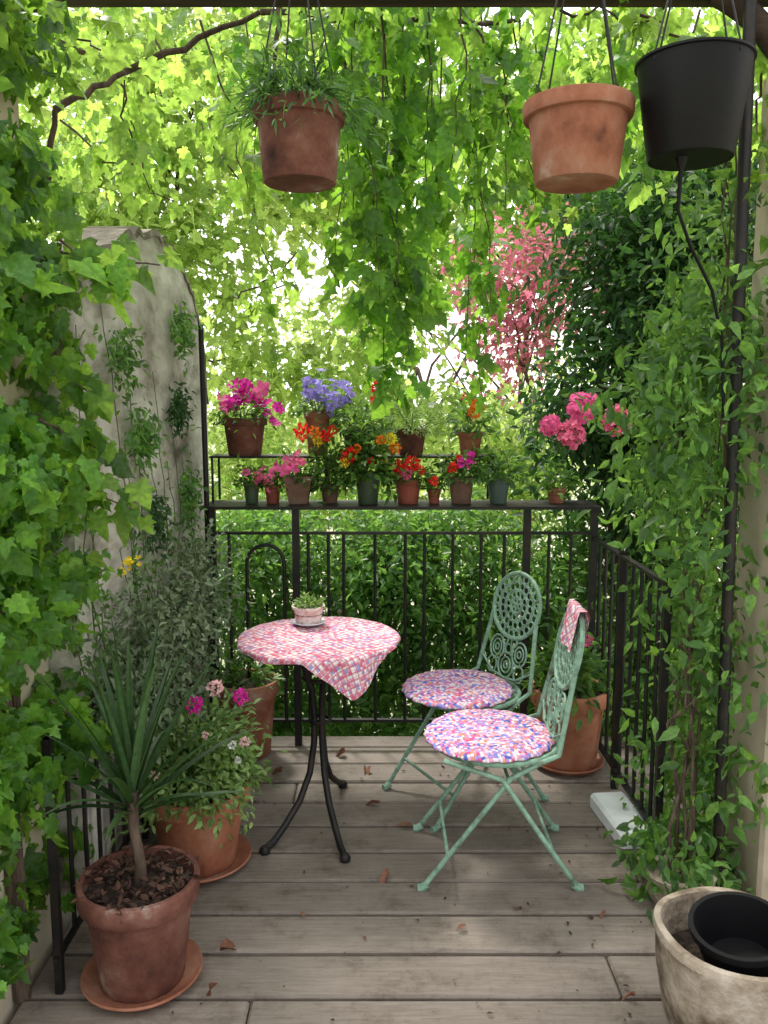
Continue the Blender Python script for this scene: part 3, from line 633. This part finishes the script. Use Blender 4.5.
def cushion(label, loc, rz):
    bmv = []; uv = []; fc = []; na = 128; R = .226
    rows = [(0, .024), (.2, .025), (.4, .025), (.6, .024), (.78, .023), (.9, .02), (.96, .014), (.99, .008), (1.0, .003), (.97, 0), (.8, 0), (.0, 0)]
    for i, (t, z) in enumerate(rows):
        for k in range(na):
            q = 2*PI*k/na; r = R*t*(1+.018*math.sin(q*22)*(t > .9)+.015*math.sin(q*2+rz)); r = max(r, 1e-4)
            bmv.append((r*math.cos(q), r*math.sin(q), z+.003*math.sin(q*3+t*9)*(0 < t < .95 and z > .01))); uv.append((r*math.cos(q)*(1 if z > .002 else 1.1), r*math.sin(q)))
    for i in range(len(rows)-1):
        for k in range(na):
            l = (k+1) % na; fc.append((i*na+k, (i+1)*na+k, (i+1)*na+l, i*na+l))
    me = bpy.data.meshes.new('cushion'); me.from_pydata(bmv, [], fc); me.update(); ul = me.uv_layers.new(name='UVMap')
    for lp in me.loops: ul.data[lp.index].uv = uv[lp.vertex_index]
    me.polygons.foreach_set('use_smooth', [True]*len(me.polygons)); me.materials.append(M['cushion'])
    o = bpy.data.objects.new('seat_cushion', me); col.objects.link(o); o.location = loc; o.rotation_euler = (0, 0, rz)
    tag(o, label, 'cushion', 'crocheted seat cushions'); return o
cushion('round multicoloured crocheted cushion on the nearer green chair', (.365, 2.755, .4535), .2)
cushion('round multicoloured crocheted cushion on the farther green chair', (.295, 3.225, .4535), .9)
# cloth over the nearer chair's back
bmv = []; uv = []; fc = []; nu, ns = 15, 21
top = CS+.146
for i in range(ns):
    e = -.14+.26*i/(ns-1)
    for k in range(nu):
        u = -.095+.19*k/(nu-1)
        off = .016+.007*math.sin(u*60)
        if e < -.012: p = B(u, top+e*1.0); p += Vector((-UPK, 0, LEAN))*off
        elif e > .012: p = B(u, top-e*1.0); p += Vector((UPK, 0, -LEAN))*off
        else:
            a = (e/.012)*PI/2; p = B(u, top)+Vector((UPK, 0, -LEAN))*off*math.sin(a)+Vector((LEAN, 0, UPK))*.008*math.cos(a)
        bmv.append(p); uv.append((u, e))
for i in range(ns-1):
    for k in range(nu-1): fc.append((i*nu+k, i*nu+k+1, (i+1)*nu+k+1, (i+1)*nu+k))
me = bpy.data.meshes.new('cloth'); me.from_pydata(bmv, [], fc); me.update(); ul = me.uv_layers.new(name='UVMap')
for lp in me.loops: ul.data[lp.index].uv = uv[lp.vertex_index]
me.polygons.foreach_set('use_smooth', [True]*len(me.polygons)); me.materials.append(M['tablecloth'])
o = bpy.data.objects.new('folded_cloth', me); col.objects.link(o); o.location = ch.location; o.rotation_euler = ch.rotation_euler
tag(o, 'small pink patterned cloth draped over the back of the nearer chair', 'cloth')
# ------------------------------------------------------------------ vegetation
def clumps(ells, nclump, per, csize, bias=2.4):
    vol = np.array([e[1][0]*e[1][1]*e[1][2] for e in ells])**.75; vol /= vol.sum()
    idx = rng.choice(len(ells), nclump, p=vol)
    c = np.array([ells[i][0] for i in idx], float); r = np.array([ells[i][1] for i in idx], float)
    d = unit(rnd(nclump)); rad = rng.uniform(0, 1, nclump)**(1/bias)
    cc = c+d*rad[:, None]*r
    rep = np.repeat(np.arange(nclump), per)
    pos = cc[rep]+rnd(len(rep))*csize
    return cc, pos, unit(pos-c[rep])
def tree(name, label, cat, base, tr, ells, nclump, per, csize, lsize, mat, T=SIMPLE, droop=.35, group=None, limbs=12, top=None, blooms=()):
    o = empty(name, label, cat, base, group=group)
    cc, pos, rad = clumps(ells, nclump, per, csize)
    n = len(pos)
    tip = rad*.6+rnd(n)*.7+np.array([0, 0, -droop]); nr = rnd(n)*.6+np.array([0, -.2, .8])+rad*.3
    leaves('crown', T, pos, tip, nr, rng.uniform(.6, 1.3, n)*lsize, M[mat], o)
    cen = Vector(np.mean([e[0] for e in ells], 0)) if top is None else Vector(top)
    tp = wobble(base, cen, 9, .03)
    mb = MB().tube(tp, taper(tr, tr*.35, 9), 9)
    for i in rng.choice(nclump, min(limbs, nclump), replace=False):
        s = tp[random.randint(4, 8)]
        mb.tube(wobble(s, cc[i], 6, .05), taper(tr*.35, tr*.05, 6), 6)
    mb.build('trunk', M['bark'], o, world=True)
    for (c, r, kind, mt) in blooms: bloom(o, Vector(c)-o.location, r, mt, kind)
    return o
def E(px, py, Y, rx, ry, rz): return (tuple(P(px, py, Y)), (rx, ry, rz))
GZ = -2.6
GT = 'trees in the garden beyond the railing'
# background trees
tree('garden_tree', 'pale green tree filling the garden view at upper left', 'tree', (-4.2, 9.5, GZ), .12,
     [E(90, 130, 9, 1.5, 1.3, 1.4), E(200, 60, 9.5, 1.4, 1.3, 1.1), E(175, 260, 9, .95, .9, 1.0), E(265, 365, 9.5, .9, .8, .5), E(60, 330, 8.5, 1.2, 1, 1.3)], 390, 21, .21, .115, 'pale_tree', LOBED, group=GT)
tree('garden_tree', 'bright yellow green tree behind the centre of the shelf', 'tree', (2.3, 11.5, GZ), .05,
     [E(360, 60, 11, 1.6, 1.2, 1.2), E(440, 250, 10.5, 1.0, .9, .9), E(330, 415, 10, 1.2, .8, .5), E(440, 435, 10, .9, .8, .5), E(310, 180, 11, 1.0, .9, .8), E(380, 325, 10.5, .9, .8, .5)], 385, 22, .23, .115, 'pale_tree', LOBED, group=GT, limbs=7, top=P(520, 240, 11))
tree('garden_tree', 'green tree with loose crown at upper right of the garden', 'tree', (2.8, 10, GZ), .14,
     [E(560, 130, 9.5, 1.3, 1.1, 1.2), E(680, 150, 9, 1.5, 1.2, 1.6), E(620, 230, 9, 1.1, 1, 1.0), E(760, 320, 8.5, 1.2, 1, 1.5)], 340, 22, .22, .12, 'mid_tree', LOBED, group=GT)
tree('garden_tree', 'taller pale tree far behind the centre of the garden', 'tree', (-1.0, 16, GZ), .12,
     [E(240, 450, 16, 2.0, 1.6, 1.1), E(420, 450, 16, 2.0, 1.6, 1.0), E(570, 420, 16, 2.2, 1.6, 1.5), E(530, 200, 17, 2.0, 1.4, 1.6), E(330, 330, 17, 1.6, 1.4, .9)], 260, 24, .32, .18, 'pale_tree', SIMPLE, group=GT, limbs=8)
tree('blossom_tree', 'small tree with rose pink leaves right of centre', 'tree', (1.25, 7.5, GZ), .04,
     [E(528, 290, 7.2, .54, .4, .52), E(508, 345, 7.2, .36, .25, .36), E(548, 250, 7.4, .32, .25, .32)], 150, 13, .16, .052, 'redtree', LOBED)
# shrub right, dark green with its unlit shade put into the leaf colour
tree('flowering_shrub', 'tall dark green shrub with pink flower heads behind the right railing', 'shrub', (1.35, 4.7, GZ), .07,
     [E(635, 270, 4.5, .48, .45, .45), E(612, 400, 4.45, .42, .4, .42), E(700, 330, 4.2, .4, .45, .8), E(690, 500, 4.2, .4, .4, .5), E(592, 470, 4.6, .33, .35, .35), E(700, 210, 4.4, .4, .4, .4)],
     640, 26, .1, .065, 'dark', OVAL, limbs=30,
     blooms=[(P(582, 407, 3.85), .08, 'head', 'pink'), (P(571, 433, 3.83), .07, 'head', 'coral'), (P(550, 425, 3.88), .055, 'head', 'pink'), (P(617, 420, 3.8), .07, 'head', 'coral')])
# hedge shrubs behind the railing
GH = 'shrubs behind the far railing'
tree('garden_shrub', 'bushy green shrub behind the left part of the far railing', 'shrub', (-.6, 4.8, GZ), .05, [E(250, 590, 4.6, .5, .4, .42), E(240, 740, 4.4, .5, .35, .4), E(330, 690, 4.7, .45, .4, .4), E(250, 535, 4.9, .4, .3, .2)], 580, 26, .08, .055, 'hedge', OVAL, group=GH, limbs=20)
tree('garden_shrub', 'bushy green shrub behind the middle of the far railing', 'shrub', (.25, 4.9, GZ), .05, [E(400, 595, 4.7, .5, .4, .42), E(420, 740, 4.5, .5, .35, .4), E(480, 640, 4.7, .45, .4, .4), E(360, 565, 4.9, .4, .3, .3), E(450, 540, 4.9, .5, .3, .2)], 660, 26, .08, .055, 'hedge', OVAL, group=GH, limbs=20)
tree('garden_shrub', 'bushy green shrub behind the right corner of the railings', 'shrub', (1.2, 4.6, GZ), .05, [E(570, 590, 4.6, .45, .4, .42), E(590, 720, 4.4, .5, .35, .4), E(670, 650, 4.0, .35, .4, .5), E(700, 780, 3.6, .25, .4, .4)], 640, 26, .075, .055, 'hedge', OVAL, group=GH, limbs=20)
tree('garden_shrub', 'pale leafy bush in the garden seen above the shelf', 'shrub', (-.2, 6.5, GZ), .05, [E(300, 500, 6.3, .8, .4, .4), E(450, 510, 6.3, .9, .4, .4), E(250, 445, 6.6, .4, .4, .3), E(525, 445, 6.3, .4, .4, .35)], 330, 22, .12, .08, 'pale_tree', OVAL, group=GH, limbs=16)
# overhead canopy vine
cv = empty('canopy_vine', 'broad leaved vine roofing the pergola with drapes hanging at the centre', 'vine', (-.9, 2.9, 2.2))
st = MB()
def strand(a, b, dens, spread, amp, r, acc):
    path = wobble(a, b, 10, amp); st.tube(path, taper(r, r*.4, 10), 6)
    L = (Vector(b)-Vector(a)).length; k = int(L*dens)
    t = rng.uniform(0, 9, k); i = np.minimum(t.astype(int), 8); pa = np.array([list(q) for q in path])
    base = pa[i]+(pa[i+1]-pa[i])*(t-i)[:, None]
    off = rnd(k)*spread*[1, 1, .5]
    acc.append((base+off, off/spread*.5+rnd(k)*.3+[0, 0, -.9], rnd(k)*.55+off/spread*.5+[0, -.5, .35]))
n = 3900
p = np.stack([rng.uniform(-2.0, 2.2, n), rng.uniform(2.75, 5.0, n), rng.uniform(2.72, 3.1, n)], -1)
cl_n = np.sin(p[:, 0]*3.1+1.3)*np.cos(p[:, 1]*2.7)+np.sin(p[:, 0]*6.3+p[:, 1]*5)*.6
p = p[cl_n+rng.normal(size=n)*.4 > .1]
ca = [(p, rnd(len(p))*[1, 1, .4]+[0, 0, -.7], rnd(len(p))*.5+[0, -.3, .8])]; da = []
for px, y1, Y in ((318, 200, 3.1), (335, 280, 3.3), (352, 240, 3.0), (368, 340, 3.2), (383, 380, 3.2), (397, 404, 3.25), (410, 360, 3.1), (424, 320, 3.3), (440, 230, 3.1), (466, 345, 3.5), (482, 400, 3.6), (491, 310, 3.4), (505, 210, 3.2), (535, 210, 3.5), (255, 170, 3.3), (380, 300, 2.9), (402, 320, 3.0), (428, 220, 2.9), (450, 170, 2.8), (350, 170, 2.8), (620, 150, 3.1), (655, 180, 3.0)):
    strand(P(px+random.uniform(-22, 22), -40, Y), P(px, y1, Y), 76, .033, .03, .004, da)
for a, b, Y in (((150, 30), (275, 275), 3.5), ((275, 275), (222, 305), 3.5), ((60, 120), (190, 215), 3.3), ((200, 20), (250, 200), 3.2), ((520, 20), (560, 220), 3.6), ((470, 20), (540, 190), 3.3), ((100, 20), (140, 150), 3.0), ((640, 10), (600, 160), 3.4), ((230, 60), (330, 150), 3.6), ((300, 250), (245, 320), 3.7), ((700, 10), (640, 190), 3.3), ((40, 20), (125, 60), 2.7), ((110, 60), (150, 190), 2.9), ((640, 15), (765, 60), 2.72), ((560, 10), (680, 25), 2.75), ((765, 30), (745, 190), 2.7)):
    strand(P(*a, Y), P(*b, Y), 78, .05, .06, .005, ca)
for nm_, acc, mt in (('foliage', ca, 'canopy'), ('drape_foliage', da, 'drape')):
    q = [np.concatenate([x[i] for x in acc]) for i in range(3)]; n = len(q[0])
    leaves(nm_, LOBED, q[0], q[1], q[2], .028+.068*rng.uniform(0, 1, n)**1.5, M[mt], cv)
st.build('stem', M['bark'], cv, world=True)
for a, b, Y in (((-20, 20), (120, 60), 2.9), ((40, 215), (55, 110), 2.5), ((55, 110), (125, 72), 2.6), ((125, 72), (260, 12), 2.8), ((280, 0), (275, 60), 3.3), ((340, 0), (352, 100), 3.2), ((260, 12), (520, 20), 3.3)):
    MB().tube(wobble(P(*a, Y), P(*b, Y), 8, .03), taper(.012, .008, 8), 8).build('branch', M['bark'], cv, world=True)
# left vine
lv = empty('grape_vine', 'dense bright green vine with lobed leaves covering the left pillar', 'vine', (-.95, 2.2, 0))
ys = [-40, 100, 170, 220, 262, 300, 400, 500, 540, 600, 700, 780, 850, 900, 945]
xs = [46, 42, 42, 56, 86, 62, 66, 92, 78, 64, 76, 68, 58, 48, 20]
n = 8000
py = np.concatenate([rng.uniform(-40, 955, n-2400), rng.uniform(420, 950, 2000), rng.uniform(-40, 220, 400)]); edge = np.interp(py, ys, xs)+18*np.sin(py*.045)+12*np.sin(py*.11+1)
back = np.abs(rng.normal(size=n))*.15; Yv = rng.uniform(1.75, 2.45, n)
pos = np.zeros((n, 3))
for i in range(n):
    q = P(edge[i], py[i], 2.25); pos[i] = (q.x-back[i]-.045+rng.normal()*.035+(.0 if Yv[i] > 2 else .03), Yv[i], q.z)
hol = np.sin(pos[:, 2]*9+pos[:, 1]*4)+np.sin(pos[:, 2]*21-pos[:, 1]*9+pos[:, 0]*12)
kp = hol+rng.normal(size=n)*.5 > -1.1
pos = pos[kp]; n = len(pos)
tip = rnd(n)*[.5, .4, .35]+[.25, -.15, -.8]; nr = rnd(n)*.6+[.45, -.55, .4]
leaves('foliage', LOBED, pos, tip, nr, .025+.06*rng.uniform(0, 1, n)**2.0, M['vine'], lv)
# sprays reaching out of the vine
mb = MB()
for a, b, Y in (((50, 250), (160, 265), 2.2), ((40, 470), (135, 510), 2.1), ((40, 565), (88, 585), 2.1), ((50, 700), (105, 740), 2.2), ((30, 350), (92, 395), 2.2), ((40, 420), (100, 450), 2.1), ((60, 240), (120, 290), 2.1)):
    path = wobble(P(*a, Y), P(*b, Y), 8, .03); mb.tube(path, taper(.004, .002, 8), 6)
    k = 16; t = rng.uniform(1, 6.99, k); i = t.astype(int); pa = np.array([list(q) for q in path])
    sp = pa[i]+(pa[i+1]-pa[i])*(t-i)[:, None]+rnd(k)*.025
    leaves('leaf_spray', LOBED, sp, rnd(k)*.3+[.4, -.1, -.7], rnd(k)*.35+[.1, -.7, .5], rng.uniform(.045, .088, k), M['canopy'], lv)
for x, y in ((-.985, 2.05), (-.97, 2.06), (-.98, 2.05)):
    mb.tube(wobble((x, y, 0), (x+random.uniform(-.01, .03), y, 2.9), 12, .006), taper(.014, .008, 12), 8)
mb.build('stem', M['bark'], lv, world=True)
# right climber in a stone pot
c6 = PZ(676, 896, 0)
rc = empty('potted_climber', 'leafy climber growing from a low pot up the dark pole at right', 'climbing plant', c6)
MB().lathe([(1e-4, 0), (.09, 0), (.115, .04), (.12, .09), (.125, .105), (.11, .11), (.1, .09), (1e-4, .085)], 40, wob=.03).build('pot', M['stone'], rc)
mb = MB()
for k in range(7):
    mb.tube(wobble(c6+Vector((random.uniform(-.05, .05), random.uniform(-.05, .05), .08)), (random.uniform(.98, 1.17), random.uniform(2.6, 3.0), random.uniform(1.3, 2.0)), 12, .035), taper(.006, .002, 12), 6)
for k in range(3):
    mb.tube(wobble((1.07, 2.55, 1.2), (random.uniform(1.03, 1.12), random.uniform(2.55, 2.7), random.uniform(2.3, 2.6)), 12, .02), taper(.005, .002, 12), 6)
mb.build('stem', M['bark'], rc, world=True)
ys = [180, 260, 310, 350, 400, 460, 520, 560, 600, 660, 720, 780, 830, 850, 870, 900]
xl = [728, 712, 690, 662, 640, 644, 656, 676, 684, 678, 676, 674, 668, 655, 640, 632]
nc = 880; py = np.concatenate([rng.uniform(330, 905, nc-110), rng.uniform(170, 345, 110)]); ed = np.interp(py, ys, xl)+16*np.sin(py*.06)+rng.normal(size=nc)*8
cen = np.zeros((nc, 3))
for i in range(nc):
    Y = rng.uniform(2.4, 3.05); px = ed[i]+(768-ed[i])*rng.uniform(0, 1)**1.0+rng.normal()*7
    q = P(px, py[i], 2.7); cen[i] = (q.x, Y, q.z)
hole = np.sin(cen[:, 0]*19+cen[:, 2]*7)+np.sin(cen[:, 2]*13-cen[:, 0]*9)
keep = ~((cen[:, 0] > 1.15) & (cen[:, 1] < 2.8)) & (hole > -.9)
keep &= ~((np.abs(cen[:, 0]-(PXB+PXT)/2) < .045) & (cen[:, 1] < PY+.05) & (rng.uniform(0, 1, nc) < .45))
keep &= ~((cen[:, 2] < .32) & (cen[:, 0] < .98) & (cen[:, 1] > 2.62))
cen = cen[keep]
rep = np.repeat(np.arange(len(cen)), 13); pos = cen[rep]+rnd(len(rep))*.058; n = len(pos)
pos[:, 2] = np.maximum(pos[:, 2], .05)
leaves('foliage', OVAL, pos, rnd(n)*.65+[-.2, -.25, -.6], rnd(n)*.55+[-.2, -.6, .5], .022+.06*rng.uniform(0, 1, n)**1.6, M['climber'], rc)
# skirt of leaves around the pot
k = 380; a = rng.uniform(0, 6.28, k); rr0 = rng.uniform(.06, .18, k)
sk_ = np.stack([c6.x+rr0*np.cos(a), c6.y+rr0*np.sin(a), .15-.5*np.maximum(0, rr0-.1)+rng.uniform(-.05, .1, k)], -1); sk_[:, 2] = np.maximum(sk_[:, 2], .03)
leaves('skirt_foliage', OVAL, sk_, rnd(k)*.5+[0, -.3, -.5], rnd(k)*.5+[0, -.5, .6], rng.uniform(.03, .06, k), M['climber'], rc)
# plants on and under the plaster wall
def wall_plant(label, px, py, s, nl, mat='hedge', trail=.12):
    d = ray(px, py); t = (WX+.02)/d.x; q = Vector((d.x*t, d.y*t, CH+d.z*t))
    o = empty('wall_plant', label, 'plant', q, group='small plants growing on the plaster wall')
    p = np.abs(rnd(nl))*[s*.4, 0, 0]+rnd(nl)*[0, s*.75, s*.6]; p[:, 2] -= rng.uniform(0, 1, nl)**2*trail
    leaves('foliage', OVAL, p, rnd(nl)*.5+[.4, 0, -.6], rnd(nl)*.4+[.6, -.3, .5], rng.uniform(.018, .042, nl), M[mat], o, False)
    mb = MB()
    for k in range(5): mb.tube(wobble((0, 0, 0), p[k], 4, .05), .0015, 5)
    mb.build('stem', M['stem'], o)
wall_plant('tuft of leaves high on the plaster wall below its rounded top', 176, 325, .08, 300, 'hedge', .08)
wall_plant('dark tuft of leaves on the plaster wall at mid height near its far end', 174, 405, .07, 280, 'dark', .05)
wall_plant('round tuft of leaves on the plaster wall near the broad leaved vine', 136, 430, .08, 320, 'hedge', .08)
wall_plant('trailing tuft on the upper near part of the plaster wall', 116, 345, .075, 240, 'climber')
wall_plant('loose trailing tuft low on the plaster wall', 183, 480, .08, 280, 'hedge', .2)
wall_plant('small dark tuft low on the plaster wall above the silvery shrub', 150, 510, .07, 220, 'dark')
cw = empty('wall_climber', 'thin trailing creeper with tiny leaves spread over the plaster wall', 'climbing plant', (WX+.02, 3.2, .3))
mb = MB(); pp = []
for k in range(18):
    y0 = random.uniform(2.5, 4.15); z1 = random.uniform(1.0, 1.95)
    path = wobble((WX+.015, y0, .5), (WX+.015, y0+random.uniform(-.4, .1), z1), 14, .035)
    path = [Vector((WX+.012+abs(q.x-WX-.015)*.3, min(q.y, 4.25), q.z)) for q in path]
    mb.tube(path, taper(.003, .0015, 14), 5); pa = np.array([list(q) for q in path])
    m_ = 100; t = rng.uniform(0, 12.99, m_)*rng.uniform(.25, 1, m_); i = t.astype(int); pp.append(pa[i]+(pa[i+1]-pa[i])*(t-i)[:, None]+rnd(m_)*[.006, .045, .035]+[.012, 0, 0])
pp = np.concatenate(pp); n = len(pp)
leaves('foliage', OVAL, pp, rnd(n)*.5+[.3, 0, -.5], rnd(n)*.4+[.7, -.3, .4], rng.uniform(.014, .036, n), M['climber'], cw); mb.build('stem', M['stem'], cw, world=True)
tree('silver_shrub', 'silvery small leaved shrub at the foot of the plaster wall', 'shrub', (-.86, 3.0, 0), .015,
     [((-.8, 2.9, .8), (.12, .45, .24)), ((-.78, 3.3, .82), (.12, .35, .27)), ((-.82, 2.6, .64), (.1, .3, .27)), ((-.78, 3.0, .5), (.1, .4, .2))], 270, 20, .06, .032, 'silver', OVAL, limbs=36,
     blooms=[(P(130, 563, 2.75), .022, 'spray', 'yellow'), (P(122, 572, 2.72), .016, 'spray', 'yellow'), (P(138, 558, 2.8), .014, 'disc', 'yellow')])
# fallen leaves
fl = [(380, 803, 'dry leaf on the deck right of the table legs'), (412, 824, 'dry leaf by the front foot of the farther chair'), (389, 873, 'reddish dry leaf on the middle of the deck between table and nearer chair'),
      (220, 951, 'curled reddish leaf beside the palm saucer'), (211, 996, 'small dry leaf at the front edge by the palm saucer'), (345, 752, 'dry leaf near the far railing behind the table'),
      (366, 768, 'pale dry leaf just behind the table legs'), (282, 772, 'dry leaf left of the table legs near the far corner'), (466, 925, 'small brown leaf in front of the nearer chair'),
      (605, 912, 'dry leaf right of the nearer chair rear foot'), (300, 912, 'small dry leaf on the boards in front of the table'), (635, 996, 'dry leaf beside the stone planter')]
for px, py, lab in fl:
    s_ = random.uniform(.045, .065) if py < 900 or px < 230 else random.uniform(.022, .034)
    o = leaves('fallen_leaf', CURLED, np.zeros((1, 3)), np.array([[random.uniform(-1, 1), random.uniform(-1, 1), .12]]), np.array([[random.uniform(-.4, .4), random.uniform(-.4, .4), 1]]), s_, M['deadleaf'], None, False)
    o.location = PZ(px, py, .012); tag(o, lab, 'leaf', 'fallen leaves on the deck')
k = 340
lx = np.where(rng.uniform(0, 1, k) < .5, rng.uniform(-.85, .9, k), np.where(rng.uniform(0, 1, k) < .5, -.75+np.abs(rng.normal(size=k))*.2, .9-np.abs(rng.normal(size=k))*.2))
ly = rng.uniform(1.9, 3.7, k)
o = leaves('deck_litter', SIMPLE, np.stack([lx, ly, np.full(k, .007)], -1), rnd(k)*[1, 1, .1], rnd(k)*.25+[0, 0, 1], .005+.018*rng.uniform(0, 1, k)**2, M['litter'], None)
tag(o, 'tiny crumbs of dry leaf scattered over the deck boards', 'leaf litter', None, 'stuff')
# ------------------------------------------------------------------ light: thin bright cloud, brighter towards a hazy sun
EL, AZ = math.radians(54), math.radians(26)   # azimuth from +Y towards -X
sv = Vector((-math.sin(AZ)*math.cos(EL), math.cos(AZ)*math.cos(EL), math.sin(EL)))
sd = bpy.data.lights.new('sun', 'SUN'); sd.energy = 5.0; sd.angle = math.radians(10); sd.color = (1, .95, .86)
s = bpy.data.objects.new('sun', sd); col.objects.link(s); s.rotation_mode = 'QUATERNION'; s.rotation_quaternion = sv.to_track_quat('Z', 'Y'); s.location = sv*20
wd = bpy.data.worlds.new('World'); scene.world = wd; wd.use_nodes = True; nt = wd.node_tree
bg = nt.nodes['Background']; sk = nt.nodes.new('ShaderNodeTexSky'); sk.sky_type = 'NISHITA'; sk.sun_disc = False
sk.sun_elevation = EL; sk.sun_rotation = -AZ; sk.dust_density = 6; sk.air_density = 1.0; sk.ozone_density = .6
tc = nt.nodes.new('ShaderNodeTexCoord'); nz = nt.nodes.new('ShaderNodeTexNoise'); nz.inputs['Scale'].default_value = 2.5; nz.inputs['Detail'].default_value = 6
nt.links.new(tc.outputs['Generated'], nz.inputs['Vector'])
mr = nt.nodes.new('ShaderNodeMapRange'); mr.inputs[1].default_value = .3; mr.inputs[2].default_value = .6; mr.inputs[3].default_value = .8; mr.inputs[4].default_value = 1.0
nt.links.new(nz.outputs[0], mr.inputs[0])
dt = nt.nodes.new('ShaderNodeVectorMath'); dt.operation = 'DOT_PRODUCT'; nt.links.new(tc.outputs['Generated'], dt.inputs[0]); dt.inputs[1].default_value = sv
gr = nt.nodes.new('ShaderNodeMapRange'); gr.inputs[1].default_value = -.6; gr.inputs[2].default_value = 1.0; gr.inputs[3].default_value = 7.8; gr.inputs[4].default_value = 20
nt.links.new(dt.outputs['Value'], gr.inputs[0])
mx = nt.nodes.new('ShaderNodeMixRGB'); nt.links.new(mr.outputs[0], mx.inputs[0]); nt.links.new(sk.outputs[0], mx.inputs[1]); nt.links.new(gr.outputs[0], mx.inputs[2])
nt.links.new(mx.outputs[0], bg.inputs[0]); bg.inputs[1].default_value = .15
scene.view_settings.view_transform = 'Standard'; scene.view_settings.look = 'None'; scene.view_settings.exposure = 0
